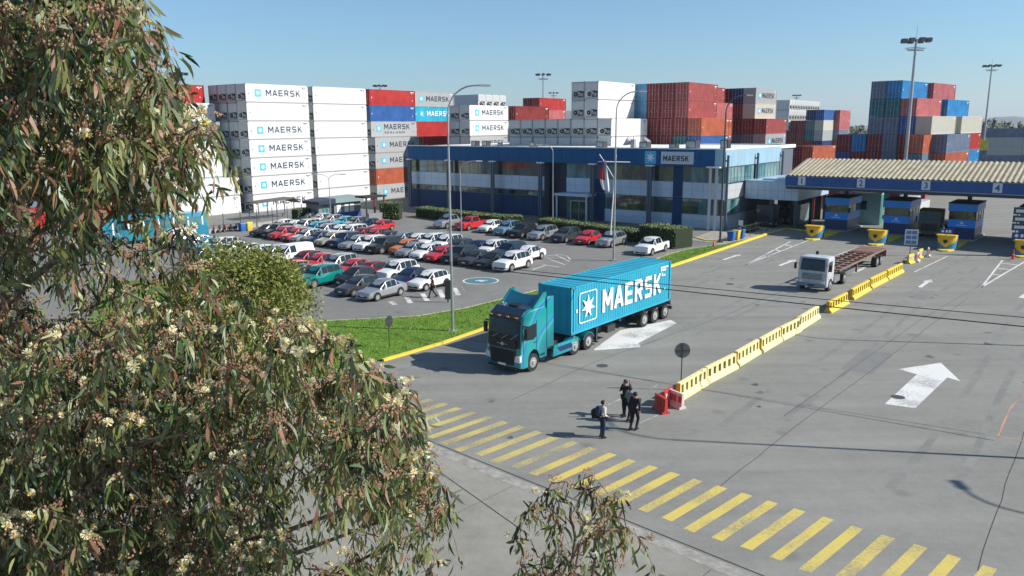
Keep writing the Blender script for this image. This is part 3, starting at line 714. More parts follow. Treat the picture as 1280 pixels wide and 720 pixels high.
# facade bays: x pilasters
PX = [.6, 9.5, 18.8, 28.0, 37.1, 46.2, 55.1]
for (x0, x1, z0, z1, nx, nz) in ((0, 28.0, 3.9, 6.0, 18, 2), (32.0, OFF_L, 3.9, 6.0, 16, 2), (38.6, OFF_L, 0, 1.8, 12, 2)):
    b = MB(); panels(b, x0, x1, .22, z0, z1, nx, nz); part(b, 'cladding', M_panel)
for a_ in ((0, 28.0, .22, 0, 3.0, 14, 1), (36.9, 38.6, .1, 0, 6.0, 1, 3), (49.2, 50.6, .12, 0, 8.1, 1, 4)):
    b = MB(); panels(b, *a_); part(b, 'cladding', mat('panel_deep_navy', (.005, .04, .12), .5, 0, var=.06, scale=.3, spec=.25))
wr = random.Random(5)
def ribbon(x0, x1, z0, z1, y, n, par=off, side=False, mats=(M_g1, M_g2, M_g3)):
    """ribbon window: frame with mullions, one pane mesh per window"""
    def bx(b, a0, a1, y0, y1, zz0, zz1):
        if side: b.box(-y1, -y0, a0, a1, zz0, zz1)
        else: b.box(a0, a1, y0, y1, zz0, zz1)
    f = MB(); dx = (x1-x0)/n
    bx(f, x0, x1, y-.03, y+.05, z0, z0+.06); bx(f, x0, x1, y-.03, y+.05, z1-.06, z1)
    for k in range(n+1):
        w_ = .05 if k % 3 else .08; xx = x0+k*dx; bx(f, max(x0, xx-w_/2), min(x1, xx+w_/2), y-.032, y+.048, z0+.06, z1-.06)
    fo = f.build('window_frame', mat('frame_grey', (.12, .14, .16), .4, .4), par)
    for k in range(n):
        p = MB(); bx(p, x0+k*dx+.03, x0+(k+1)*dx-.03, y+.0, y+.012, z0+.05, z1-.05)
        o = p.build('pane', wr.choice(mats), fo, fix=False)
    return fo
for x0, x1, z0, z1, n in ((.1, 9.3, 6.0, 8.05, 5), (9.6, 18.6, 6.0, 8.05, 5), (18.9, 27.9, 6.0, 8.05, 5), (32.1, 37.0, 6.0, 8.05, 3), (38.6, 46.0, 6.0, 8.05, 5), (46.4, 49.2, 6.0, 8.05, 2), (50.6, 56.5, 6.0, 8.05, 5),
                          (.1, 9.3, 3.05, 3.85, 5), (9.6, 18.6, 3.05, 3.85, 5), (18.9, 27.9, 3.05, 3.85, 5), (38.7, 46.0, 1.85, 3.85, 5), (46.4, 49.2, 1.85, 3.85, 2), (50.6, 56.5, 1.85, 3.85, 5), (32.1, 36.8, .0, 3.85, 3)):
    ribbon(x0, x1, z0, z1, .16, n)
b = MB(); b.box(28.0, 32.0, 1.5, 1.6, 0, 8.1); part(b, 'recess_wall', mat('recess_navy', (.006, .02, .05), .4))
# entrance
b = MB(); b.box(31.5, 37.2, -2.2, .15, 3.5, 3.85); b.box(31.7, 31.9, -2.1, -1.9, 0, 3.5); b.box(36.8, 37.0, -2.1, -1.9, 0, 3.5); part(b, 'entrance_canopy', M_panel)
b = MB(); b.box(32.9, 33.05, -.12, .1, 0, 2.7); b.box(35.75, 35.9, -.12, .1, 0, 2.7); b.box(33.05, 35.75, -.12, .1, 2.6, 2.75); b.box(34.36, 34.44, -.1, .1, 0, 2.6); d_ = part(b, 'door', mat('door_frame', (.4, .42, .42), .4, .4))
b = MB(); b.box(33.07, 34.34, -.02, 0, .05, 2.58); b.box(34.46, 35.73, -.02, 0, .05, 2.58); b.build('pane', M_g1, d_)
for k, x in enumerate(PX):
    if k == 6: continue
    b = MB(); b.box(x-.3, x-.08, -1.0, -.7, 0, 8.0); b.box(x+.08, x+.3, -1.0, -.7, 0, 8.0); b.box(x-.08, x+.08, -.93, -.78, 0, 7.9); b.box(x-.06, x+.06, -.7, -.36, 7.2, 7.4)
    p = part(b, 'pilaster', mat('pilaster_slate', (.07, .10, .14), .45))
    b = MB(); b.box(x-.55, x+.55, -1.15, -.55, 8.0, 8.18); b.build('cap', M_white, p)
b = MB(); b.cyl((55.0, -1.1, 0), (55.0, -1.1, 8.0), .2, n=12); b.cyl((55.75, -.9, 0), (55.75, -.9, 8.0), .2, n=12); p = part(b, 'pilaster', mat('pilaster_pale', (.5, .5, .5), .45))
b = MB(); b.box(54.5, 56.3, -1.4, -.5, 8.0, 8.18); b.build('cap', M_white, p)
# side wall (turned to the lanes)
X = OFF_L
b = MB()
def spanels(b, y0, y1, x, z0, z1, ny, nz):
    dy, dz = (y1-y0)/ny, (z1-z0)/nz
    for i in range(ny):
        for j in range(nz): b.box(x, x+.03, y0+i*dy+.015, y0+(i+1)*dy-.015, z0+j*dz+.012, z0+(j+1)*dz-.012)
spanels(b, -.3, 19.8, X, 8.1, OFF_H-.02, 10, 1); part(b, 'fascia', M_side)
for a_ in ((0, 19.8, X-.22, 3.9, 6.0, 10, 2), (0, 19.8, X-.22, 0, 1.8, 10, 1)):
    b = MB(); spanels(b, *a_); part(b, 'cladding', mat('panel_light', (.5, .52, .53), .4, .1))
sd = empty('side_windows', (X, 0, 0)); sd.parent = off
for y0, y1, z0, z1, n in ((.5, 9.5, 6.0, 8.05, 8), (10.1, 19.4, 6.0, 8.05, 8), (.5, 5.0, 1.85, 3.85, 3)):
    ribbon(y0, y1, z0, z1, .0, n, sd, True, (M_g4, M_g4, M_g2))
for y in (-.35, 9.8, 19.6):
    b = MB(); b.box(X+.25, X+.5, y-.12, y+.12, 0 if y < 5 else 5, 9.6); b.box(X+.03, X+.25, y-.05, y+.05, 8.8, 9.0); part(b, 'pilaster', mat('pilaster_slate', (.07, .10, .14), .45))
# gatehouse box on legs on the lane side
b = MB(); x0, x1, y0, y1 = X+.06, X+7.2, 6.5, 19.5
b.box(x0, x1-.04, y0+.04, y1-.04, 3.7, 5.95); part(b, 'annex', M_seam)
b = MB(); panels(b, x0, x1, y0+.03, 3.65, 6.0, 8, 2); spanels(b, y0+.03, y1, x1-.03, 3.65, 6.0, 12, 2); b.box(x0, x1, y0, y1, 6.0, 6.1); b.box(x0+2, x1-.5, y0+1, y1-1, 6.1, 6.35); part(b, 'annex_cladding', M_panel)
for xx, yy in ((x1-.3, y0+.3), (x1-.3, y1-.3), (x1-.3, (y0+y1)/2), (x0+3.6, y0+.3)):
    b = MB(); b.box(xx-.18, xx+.18, yy-.18, yy+.18, 0, 3.66); part(b, 'annex_post', M_pole_dark)
b = MB(); b.box(x0+.1, x1-.8, y1-.4, y1-.3, 0, 3.6); part(b, 'annex_wall', M_pole_dark)
b = MB(); b.box(x0+1.2, x0+3.1, y0+3.85, y0+3.95, 0, 2.4); part(b, 'gate', mat('gate_red', (.3, .03, .03), .5))
b = MB(); b.box(x0+4.2, x1-1.2, y0+5.0, y0+9, 0, 2.7); part(b, 'glass_box', M_g4)
# roof things
for k, (xx, yy, s_, hh) in enumerate(((14, .8, .5, .9), (16, 1.1, .5, .9), (25.5, .9, .5, .8), (37.5, .9, .6, .9), (44.5, .8, .6, .9), (49.0, .5, .5, .7), (51.5, .9, .7, 1.1), (56, .9, .5, 1.2), (19, .9, .3, .6))):
    b = MB(); b.box(xx-s_, xx+s_, yy-s_, yy+s_, OFF_H-.05, OFF_H+hh, 0); b.box(xx-s_+.1, xx+s_-.1, yy-s_-.02, yy-s_, OFF_H+.2, OFF_H+hh-.1, 1); part(b, 'roof_vent', [mat('vent_dark', (.03, .03, .035), .5), M_unit])
b = MB(); b.cyl((42, 2, OFF_H-.05), (42, 2, OFF_H+1.6), .06); b.cyl((40.4, 2, OFF_H+.4), (41.4, 2.1, OFF_H+1.0), .1, .65, 12); b.cyl((43.6, 2, OFF_H+.3), (44.2, 2, OFF_H+1.1), .1, .6, 12); b.box(41.7, 42.3, 1.7, 2.3, OFF_H, OFF_H+1.2); part(b, 'dish_antenna', M_galv)
# the sign on the band
sg = empty('sign', (0, 0, 0)); sg.parent = off
b = MB(); b.box(47.6, 52.3, -.45, -.41, 8.35, 9.95); b.build('sign_board', mat('sign_panel', (.5, .56, .6), .4), sg)
put('lettering', block_letters('MAERSK', .72, M_logo_navy, .72, .14, .2), sg, (47.95, -.47, 8.72))
em = emblem_mesh(1.7, M_logo_blue, M_logo_white); put('emblem', em, sg, (46.0, -.42, 9.15))

# ================================================================== CANOPY AND BOOTHS
can = empty('gate_canopy', W(105, -12), TH, 'long gate canopy with corrugated cream roof, navy fascia and numbered plates', 'canopy')
# local: x along lanes (t), y to the left (-s)
def cb(t0, t1, s0, s1): return (t0-105, t1-105, -(s1+12), -(s0+12))
s0, s1, tf, tb = -36.0, 26.0, 100.0, 113.0
b = MB(); n = int((s1-s0)/.55); zf, zr = 7.05, 8.9
for k in range(n):
    y0_ = -(s0+12)-k*.55; y1_ = y0_-.55
    for xa, za, xb, zb in ((tf-105-.3, zf, 2.2, zr), (2.2, zr, tb-105+.3, zf)):
        yy = [y0_, y0_-.16, y0_-.27, y0_-.43, y1_]; dz = [0, 0, .09, .09, 0]
        v = []
        for Y, D in zip(yy, dz): v += [(xa, Y, za+D), (xb, Y, zb+D)]
        b.add(v, [(2*i, 2*i+1, 2*i+3, 2*i+2) for i in range(4)])
b.build('roof', mat('roof_cream', (.33, .29, .20), .7, var=.2, scale=.8), can, fix=False)
b = MB(); x0, x1, y0, y1 = cb(tf, tb, s0, s1)
b.prism([(x0, 7.0), (2.2, 8.85), (x1, 7.0)], y0, y0+.1); b.prism([(x0, 7.0), (2.2, 8.85), (x1, 7.0)], y1-.1, y1); b.box(x0, x1, y0, y1, 5.35, 5.7); part(b, 'soffit', mat('soffit_dark', (.05, .055, .06), .7), can)
b = MB(); b.box(x0-.12, x0, y0-.1, y1+.1, 5.75, 7.0); b.box(x1, x1+.12, y0-.1, y1+.1, 5.75, 7.0); b.box(x0, x1, y1, y1+.1, 5.75, 7.0); b.box(x0, x1, y0-.1, y0, 5.75, 7.0); part(b, 'fascia', mat('fascia_navy', (.008, .075, .27), .4, var=.12, scale=.6), can)
b = MB(); b.box(x0-.16, x0-.12, y0, y1, 5.68, 5.78); b.box(x0-.16, x0-.12, y0, y1, 6.94, 7.02)
part(b, 'edge_trim', mat('edge_trim', (.25, .3, .36), .5), can)
for k in range(7):
    s_ = -34.0+7.05*k
    b = MB(); b.box(x0-.2, x0-.14, -(s_+12)-.45, -(s_+12)+.45, 5.9, 6.95); pl = part(b, 'number_plate', mat('plate_white', (.62, .64, .68), .5), can)
    t_ = text_mesh(str(k+1), .72, mat('digit_blue', (.03, .07, .2), .5), .02, 1.0)
    q = put('digit', t_, pl, (x0-.21, -(s_+12)+t_['w']/2, 6.06), -math.pi/2)
for k in range(-1, 8):
    s_ = -30.6+7.05*k
    b = MB(); b.box(2.0, 2.45, -(s_+12)-.22, -(s_+12)+.22, 4.32 if 0 <= k <= 3 else 0, 5.6); part(b, 'column', M_pole_dark, can)
M_bblue = mat('booth_blue', (.015, .27, .85), .35, var=.05); M_bnavy = mat('booth_navy', (.012, .04, .13), .4)
def booth(s_, nm, full=True):
    r = empty('toll_booth', W(103.5, s_), TH, nm, 'booth', 'blue booths under the canopy')
    # local x away (0..5.2), y left (-1.45..1.45)
    b = MB(); b.box(-1.0, 6.4, -1.55, 1.55, 0, .18); b.build('plinth', M_conc, r)
    b = MB(); b.box(0, 5.2, -1.4, 1.4, .18, 1.45, 1); b.box(-.02, 5.22, -1.42, 1.42, 1.45, 2.35, 0); b.box(-.1, 5.3, -1.5, 1.5, 3.35, 4.2, 0)
    b.box(-.18, 5.38, -1.55, 1.55, 4.2, 4.3, 2)
    for x in (0, 5.1):
        for y in (-1.4, 1.3): b.box(x, x+.1, y, y+.1, 2.35, 3.35, 1)
    for x in (1.7, 3.4):
        for y in (-1.4, 1.34): b.box(x, x+.07, y, y+.06, 2.35, 3.35, 1)
    b.build('cabin', [M_bblue, M_bnavy, M_dark], r)
    b = MB(); b.box(.02, .05, -1.3, 1.3, 2.35, 3.35); b.build('window', M_g3, r)
    for y in (-1.37, 1.34): b = MB(); b.box(.1, 5.1, y, y+.03, 2.35, 3.35); b.build('window', M_g2, r)
    b = MB(); b.box(.6, 4.6, -.9, .9, 2.0, 2.45); b.build('desk', M_unit, r)
    b = MB(); b.box(-.04, -.02, -.16, .16, 1.88, 2.12); b.box(-.035, -.02, -.5, .5, 1.68, 1.76); b.build('emblem', M_logo_white, r)
    b = MB(); b.box(.4, 1.3, -1.62, -1.5, 2.3, 2.9); b.build('side_screen', M_unit, r)
for k, nm in enumerate(('blue booth left under plate 2', 'blue booth in the middle under plate 3', 'blue booth right of the green truck', 'blue booth cut off by the right edge')):
    booth(-30.6+7.05*k-.0, nm)
M_crash = mat('crash_blue', (.05, .20, .36), .5, var=.15)
M_ylw = mat('crash_yellow', (.70, .42, .015), .5, var=.12)
def crash(s_, nm):
    r = empty('crash_cushion', W(93.8, s_), TH, nm, 'crash cushion', 'crash cushions ahead of the booths')
    isl = MB(); pts = [(-1.0, 0)]+[(-.7+0, .45)]+[(.3, .8), (9.0, .8), (9.0, -.8), (.3, -.8), (-.7, -.45)]
    isl.prism(pts, 0, .16, 0, 'z'); isl.build('island', M_kerby, r)
    b = MB(); n = 12; pr = [(.1+.75*(1-math.cos(R(90*0)))*0, 0)]
    ring = [(.95-.85*math.cos(R(a)), .85*math.sin(R(a))) for a in range(-90, 91, 15)]
    ring = [(.95-.85*math.cos(R(a)), .9*math.sin(R(a))) for a in range(-90, 91, 15)]+[(1.9, .9), (1.9, -.9)]
    b.prism(ring, .16, 1.5, 0, 'z'); b.build('drum', M_crash, r)
    # yellow chevron shield wrapped on the front
    b = MB(); v = []; m = 12; f = []
    for k in range(m+1):
        a = R(-90+180*k/m); x = .95-.9*math.cos(a); y = .95*math.sin(a); h0 = .35+.95*abs(k/m-.5)*2*.9
        v += [(x, y, min(h0, 1.25)), (x, y, 1.62)]
    for k in range(m): f.append((2*k, 2*k+2, 2*k+3, 2*k+1))
    b.add(v, f); b.box(.1, 1.2, -.93, .93, 1.52, 1.62); b.build('shield', M_ylw, r)
    b = MB(); z = .98; b.add([(.03, -.28, z+.2), (.0, .02, z-.28), (.03, .28, z+.2), (.0, .0, z+.02)], [(0,1,3), (1,2,3)]); b.cyl((.0, 0, z), (-.03, 0, z), .2, n=10); b.build('arrow_mark', M_black, r)
for k, nm in enumerate(('yellow and blue crash cushion at the first island from left', 'yellow and blue crash cushion at the second island from left', 'yellow and blue crash cushion below the small blue sign', 'yellow and blue crash cushion behind the red cone')):
    crash(-30.4+7.05*k, nm)
b = MB()
for k in range(4):
    s_ = -30.4+7.05*k; p = W(94.5, s_-.85); q_ = W(104, s_-.85)
    for a_ in range(2):
        t0 = 94.5; strip(b, W(94.6, s_+(-.95 if a_ else .95)), W(103.0, s_+(-.95 if a_ else .95)), .14, .0095)
for k in range(9): strip(b, W(106+k*1.2, -11.6+0*k), W(107.4+k*1.2, -8.6), .3, .0095)
tag(b.build('island_line', P_yel, fix=False), kind='structure')
# ================================================================== CARS
def paint(name, c, metal=.0):
    return mat('paint_'+name.replace(' ', '_'), c, .3, metal, coat=.25 if sum(c) < .3 else .7, spec=.35)
PAINTS = {'white': (.72, .72, .70), 'silver': (.42, .43, .44), 'grey': (.17, .175, .18), 'dark grey': (.06, .062, .068), 'black': (.012, .012, .014), 'red': (.48, .02, .025), 'dark red': (.2, .012, .018),
          'blue': (.05, .13, .30), 'navy': (.012, .025, .07), 'teal': (.0, .17, .15), 'orange': (.65, .17, .02), 'beige': (.42, .38, .28), 'pale blue': (.2, .32, .42), 'cyan': (.03, .3, .4)}
METAL = {'silver': .6, 'grey': .5, 'dark grey': .4, 'blue': .4, 'beige': .4, 'navy': .3, 'dark red': .3, 'pale blue': .5}
# stations from nose to tail: x, half width, top z, belt z, roof half width factor, kind
# kind of the segment that starts at the station: h hood, w windshield, c cabin with side window, p cabin with blind side, r rear window, d deck, t tail
CARS = {
 'hatchback': (3.95, 1.72, 1.50, [(0, .74, .60, .52, 'n'), (.12, .80, .74, .62, 'h'), (.95, .86, .92, .84, 'h'), (1.12, .86, .96, .88, 'w'), (1.85, .86, 1.43, .92, 'c'), (2.35, .86, 1.50, .93, 'c'), (2.95, .86, 1.48, .95, 'c'), (3.45, .85, 1.40, .98, 'r'), (3.86, .82, 1.0, .96, 't'), (3.95, .78, .70, .66, 'e')]),
 'sedan': (4.4, 1.74, 1.45, [(0, .74, .58, .5, 'n'), (.12, .81, .72, .62, 'h'), (1.0, .87, .88, .8, 'h'), (1.28, .87, .92, .85, 'w'), (2.0, .87, 1.38, .88, 'c'), (2.55, .87, 1.45, .9, 'c'), (3.1, .87, 1.42, .92, 'r'), (3.62, .86, 1.03, .95, 'd'), (4.28, .83, .98, .9, 't'), (4.4, .78, .68, .64, 'e')]),
 'suv': (4.5, 1.84, 1.70, [(0, .80, .74, .62, 'n'), (.1, .86, .92, .78, 'h'), (1.05, .92, 1.05, .97, 'h'), (1.25, .92, 1.09, 1.01, 'w'), (1.9, .92, 1.62, 1.05, 'c'), (2.5, .92, 1.70, 1.06, 'c'), (3.3, .92, 1.69, 1.08, 'c'), (4.0, .91, 1.62, 1.12, 'r'), (4.36, .88, 1.12, 1.06, 't'), (4.5, .84, .76, .7, 'e')]),
 'pickup': (5.2, 1.86, 1.78, [(0, .82, .82, .7, 'n'), (.1, .88, 1.02, .86, 'h'), (1.15, .93, 1.12, 1.03, 'h'), (1.35, .93, 1.15, 1.07, 'w'), (1.95, .93, 1.7, 1.1, 'c'), (2.5, .93, 1.78, 1.12, 'c'), (3.2, .93, 1.76, 1.12, 'r'), (3.45, .93, 1.14, 1.1, 'b'), (5.1, .92, 1.13, 1.09, 't'), (5.2, .9, .72, .68, 'e')]),
 'van': (4.9, 1.90, 1.95, [(0, .84, .8, .68, 'n'), (.12, .9, .98, .84, 'h'), (.8, .95, 1.15, 1.05, 'h'), (.95, .95, 1.2, 1.1, 'w'), (1.75, .95, 1.88, 1.14, 'c'), (2.5, .95, 1.95, 1.15, 'p'), (3.6, .95, 1.95, 1.15, 'p'), (4.75, .94, 1.9, 1.2, 'r'), (4.86, .93, 1.25, 1.15, 't'), (4.9, .9, .7, .66, 'e')]),
}
WB = {'hatchback': (.72, 3.2), 'sedan': (.85, 3.5), 'suv': (.88, 3.6), 'pickup': (.95, 4.15), 'van': (.9, 3.95)}
CAR_ME = {}
def car_meshes(kind):
    if kind in CAR_ME: return CAR_ME[kind]
    L, Wd, H, st = CARS[kind]
    b = MB(); gl = MB(); gr = MB(); sec = []
    for (x, hw, zt, zb, k) in st:
        X = L/2-x; cab = zt-zb > .2
        rw = hw*(.74 if cab else .88)
        sec.append([(X, hw*.86, .24), (X, hw*.99, .36), (X, hw, (zb+.36)/2), (X, hw*.975, zb), (X, rw, zt-(.045 if cab else .03)), (X, rw*.55, zt), (X, 0, zt+.012)])
    m = len(sec[0])
    v = []
    for s_ in sec:
        v += [(p[0], -p[1], p[2]) for p in s_]+[(p[0], p[1], p[2]) for p in s_[-2::-1]]
    mm = 2*m-1
    f = [(i*mm+j, i*mm+j+1, (i+1)*mm+j+1, (i+1)*mm+j) for i in range(len(sec)-1) for j in range(mm-1)]
    f += [(i*mm+mm-1, i*mm, (i+1)*mm, (i+1)*mm+mm-1) for i in range(len(sec)-1)]
    f += [tuple(range(mm)), tuple(range(len(sec)*mm-1, (len(sec)-1)*mm-1, -1))]
    b.add(v, f, 0, True)
    def pane(idx, sh=.08, off=.012):
        P = [Vector(v[i]) for i in idx]; c = sum(P, Vector())/len(P); nn = (P[1]-P[0]).cross(P[2]-P[0]); 
        if nn.length < 1e-6: nn = (P[2]-P[0]).cross(P[3]-P[0])
        nn.normalize()
        if nn.dot(c-Vector((c.x*.6, 0, .6))) < 0: nn = -nn
        (gl if c.y > 0 else gr).add([tuple(c+(p-c)*(1-sh)+nn*off) for p in P], [tuple(range(len(P)))])
    ws = MB()
    for i, (x, hw, zt, zb, k) in enumerate(st[:-1]):
        A = i*mm; B = (i+1)*mm
        if k in 'c':
            for (a, c2) in ((3, 4), (mm-5, mm-4)): pane([A+a, A+c2, B+c2, B+a], .07)
        if k == 'w':      # windshield plus quarter triangles
            for (a, c2) in ((3, 4), (mm-5, mm-4)): pane([A+a, A+c2, B+c2, B+a], .3)
        if k == 'r' and kind not in ('pickup',):
            for (a, c2) in ((3, 4), (mm-5, mm-4)): pane([A+a, A+c2, B+c2, B+a], .34)
    def screen(i, out):
        A = i*mm; B = (i+1)*mm
        P = [Vector(v[A+4]), Vector(v[A+6]), Vector(v[A+8]), Vector(v[B+8]), Vector(v[B+6]), Vector(v[B+4])]
        c = sum(P, Vector())/6; nn = (P[2]-P[0]).cross(P[5]-P[0]).normalized()
        if nn.z < 0: nn = -nn
        out.add([tuple(c+(p-c)*.95+nn*.016) for p in P], [tuple(range(6))])
    iw = [i for i, s_ in enumerate(st) if s_[4] == 'w'][0]; ir = [i for i, s_ in enumerate(st) if s_[4] == 'r'][0]
    wsb = MB(); screen(iw, wsb); rsb = MB(); screen(ir, rsb)
    tr = MB()   # bumpers, grille, arches, sills, mirrors
    hw = Wd/2
    tr.box(L/2-.06, L/2+.015, -hw*.62, hw*.62, .30, .44); tr.box(L/2-.10, L/2-.015, -hw*.45, hw*.45, .50, .60)
    tr.box(-L/2-.012, -L/2+.06, -hw*.8, hw*.8, .26, .42)
    for s_ in (-1, 1):
        tr.box(-L/2+.9, L/2-.9, s_*hw*.97-.02, s_*hw*.97+.03, .2, .30)
    rr = .40 if kind in ('suv', 'pickup') else .34
    for wx in WB[kind]:
        for s_ in (-1, 1):
            y = s_*(hw+.012); n = 14; vv = [(L/2-wx+(rr+.06)*math.cos(math.pi*k/n), y, rr+(rr+.05)*math.sin(math.pi*k/n)) for k in range(n+1)]
            tr.add([(L/2-wx, y, rr)]+vv, [(0, k+1, k+2) for k in range(n)])
    if kind == 'pickup': tr.box(-L/2+.1, L/2-3.5, -hw*.84, hw*.84, 1.12, 1.155)
    mir = []
    plt = MB(); plt.box(L/2+.012, L/2+.022, -.2, .2, .40, .51)
    for s_ in (-1, 1): 
        xm = L/2-st[iw][0]-.35; mb_ = MB(); mb_.box(xm-.06, xm+.08, s_*(hw+.02)-.1, s_*(hw+.02)+.1, st[iw][3]+.03, st[iw][3]+.17); mir.append(mb_)
    wh = MB(); wh.cyl((0, -.1, 0), (0, .1, 0), rr-.02, n=18, caps=True)
    rim = MB(); rim.cyl((0, -.112, 0), (0, -.098, 0), (rr-.02)*.66, n=14)
    for k in range(5):
        a = 2*math.pi*k/5; c_, s_ = math.cos(a), math.sin(a); q0, q1, ww = .03, (rr-.02)*.6, .03
        rim.add([(c_*q0-s_*ww, -.1135, s_*q0+c_*ww), (c_*q1-s_*ww, -.1135, s_*q1+c_*ww), (c_*q1+s_*ww, -.1135, s_*q1-c_*ww), (c_*q0+s_*ww, -.1135, s_*q0-c_*ww)], [(0,1,2,3)], 1)
    hl = MB(); zt = st[1][2]; hl.add([(L/2-.015, -.20, zt-.2), (L/2-.20, .0, zt-.17), (L/2-.34, .03, zt-.04), (L/2-.12, -.20, zt-.07), (L/2-.3, -.1, zt-.01)], [(0,1,2,3), (3,2,4)])
    tl = MB(); tl.box(-L/2-.012, -L/2+.12, -.16, .02, .78, 1.0)
    def fin(bb, mats, name='m', **k): o = bb.build(name, mats, **k); me = o.data; bpy.data.objects.remove(o); return me
    CAR_ME[kind] = dict(body=fin(b, [M_white], sharp=28), side=[fin(gl, M_glass, fix=False), fin(gr, M_glass, fix=False)], ws=fin(wsb, M_glass, fix=False), rs=fin(rsb, M_glass, fix=False), trim=fin(tr, M_black), mir=[fin(x, M_white) for x in mir],
        plate=fin(plt, M_white), wheel=fin(wh, M_rubber), rim=fin(rim, [M_rim, mat('rim_spoke', (.6, .6, .6), .3, .7)]), hl=fin(hl, M_lamp), tl=fin(tl, M_tail), L=L, hw=hw, rr=rr)
    return CAR_ME[kind]
CN_ = [0]
def car(kind, color, loc, yaw, label, group, cat=None):
    K = car_meshes(kind); CN_[0] += 1; sx_, sz_ = rnd.uniform(.93, 1.05), rnd.uniform(.95, 1.04)
    pm = paint(color, PAINTS[color], METAL.get(color, 0))
    nm = {'suv': 'parked_suv', 'pickup': 'pickup_truck', 'van': 'panel_van'}.get(kind, 'parked_'+kind)
    root = empty(nm, loc, yaw, label, cat or {'suv': 'SUV', 'pickup': 'pickup truck', 'van': 'van'}.get(kind, 'car'), group)
    def pt(n_, me, loc=(0, 0, 0), rz=0, painted=False, par=None, rx=0):
        o = bpy.data.objects.new(n_, me); col.objects.link(o); o.parent = par or root; o.location = loc; o.rotation_euler = (rx, 0, rz)
        if painted: o.material_slots[0].link = 'OBJECT'; o.material_slots[0].material = pm
        return o
    root.scale = (sx_, 1, sz_)
    bd = pt('body', K['body'], painted=True); pt('number_plate', K['plate']); [pt('side_window', m_) for m_ in K['side']]; pt('windshield', K['ws']); pt('rear_window', K['rs']); pt('trim', K['trim'])
    for m_ in K['mir']: pt('mirror', m_, painted=True)
    for wx in WB[kind]:
        for s_ in (-1, 1):
            w_ = pt('wheel', K['wheel'], (K['L']/2-wx, s_*(K['hw']-.075), K['rr']-.02), 0 if s_ < 0 else math.pi)
            pt('rim', K['rim'], par=w_)
    for s_ in (-1, 1):
        h = pt('headlight', K['hl'], (0, s_*K['hw']*.62, 0)); h.scale = (1, -s_ if s_ > 0 else 1, 1)
        pt('tail_light', K['tl'], (0, -K['hw']*.76 if s_ < 0 else K['hw']*.9, 0))
    return root
CY = TH+R(3)+math.pi     # facing the camera side
def row(name, t_front, s_start, pitch, lst, group, toward=True, jitter=.25, endname='right', start=0):
    """cars from the right end of the row going left"""
    for i, it in enumerate(lst):
        if it is None: continue
        kind, color = it[0], it[1]; color = rnd.choice(('silver', 'white', color)) if i > 3 and color in ('dark grey', 'grey', 'navy') else color; ds = it[2] if len(it) > 2 else 0; dt = it[3] if len(it) > 3 else 0
        L = CARS[kind][0]; s_ = s_start-i*pitch+ds
        t_ = t_front+dt+(L/2)+rnd.uniform(0, jitter)
        p = W(t_, s_+rnd.uniform(-.06, .06)); yw = (CY if toward else CY+math.pi)+R(rnd.uniform(-1.5, 1.5))
        a = 'an' if color[0] in 'aeiou' else 'a'
        kn = {'suv': 'SUV'}.get(kind, kind)
        car(kind, color, p, yw, f"{color} {kn}, {ORD[i+start]} from the {endname} in {name}", group)
H_, S_, U_, P_, V_ = 'hatchback', 'sedan', 'suv', 'pickup', 'van'
row('the line by the office hedge', 71.3, -40.7, 3.1, [(P_, 'white')], 'cars along the hedge')
row('the line by the office hedge', 73.6, -46.9, 3.15, [(U_, 'silver', 0, 0), (H_, 'red'), (U_, 'dark grey'), (U_, 'silver', -.3), (U_, 'black', -.2), (U_, 'pale blue', 0, .6), (H_, 'white', -.2, 1.4), (P_, 'red', -.9, 1.4), (P_, 'silver', -1.4, 1.2)], 'cars along the hedge', start=1)
row('the middle front line', 55.2, -46.5, 2.25, [(U_, 'white'), (S_, 'black', -.2), (S_, 'dark grey', -.1), (U_, 'black'), (H_, 'red', -.2), (H_, 'navy'), (H_, 'silver', -.1), (H_, 'orange', .3, 1), (U_, 'black'), (U_, 'white', .1), (S_, 'silver'), (U_, 'navy'), (H_, 'beige'), (S_, 'navy'), (H_, 'dark grey'), (H_, 'red'), (H_, 'red'), (U_, 'black', 0, .3), (S_, 'black', 0, .5)], 'cars in the middle double row')
row('the middle rear line', 60.2, -48.6, 2.3, [(S_, 'white'), (U_, 'navy'), (U_, 'white'), (S_, 'navy'), (H_, 'dark grey'), (U_, 'white'), (U_, 'white'), (S_, 'grey'), (H_, 'silver'), (S_, 'dark grey'), (H_, 'red'), (H_, 'dark red'), (U_, 'navy'), (S_, 'dark grey'), (H_, 'silver'), (H_, 'cyan'), (U_, 'grey'), (S_, 'white'), (H_, 'white')], 'cars in the middle double row')
row('the far short line', 67.5, -78.5, 2.6, [(H_, 'red'), (S_, 'navy'), (H_, 'grey'), (S_, 'cyan'), (H_, 'silver'), (S_, 'white'), (H_, 'dark grey')], 'cars in the far short row')
row('the near front line', 39.2, -47.0, 2.7, [(S_, 'silver'), (H_, 'dark grey', -.1), (H_, 'black', -.5, 2.3), (U_, 'teal', -.1), (H_, 'black', -.2), (H_, 'orange', 0, 1.0), (S_, 'silver'), (H_, 'white'), (S_, 'grey'), (H_, 'white'), (U_, 'navy')], 'cars in the near double row')
row('the near rear line', 44.3, -46.7, 2.5, [(H_, 'white'), (S_, 'navy'), (U_, 'white', 0, .8), (H_, 'dark red'), (S_, 'red'), (U_, 'navy'), (H_, 'red'), (H_, 'dark red', 0, .3), (V_, 'white', -.3, .3), (U_, 'silver'), (H_, 'white'), (S_, 'silver'), (S_, 'white'), (U_, 'white'), (H_, 'cyan'), (S_, 'silver'), (H_, 'grey'), (V_, 'white'), (S_, 'silver')], 'cars in the near double row')
print('cars', CN_[0])

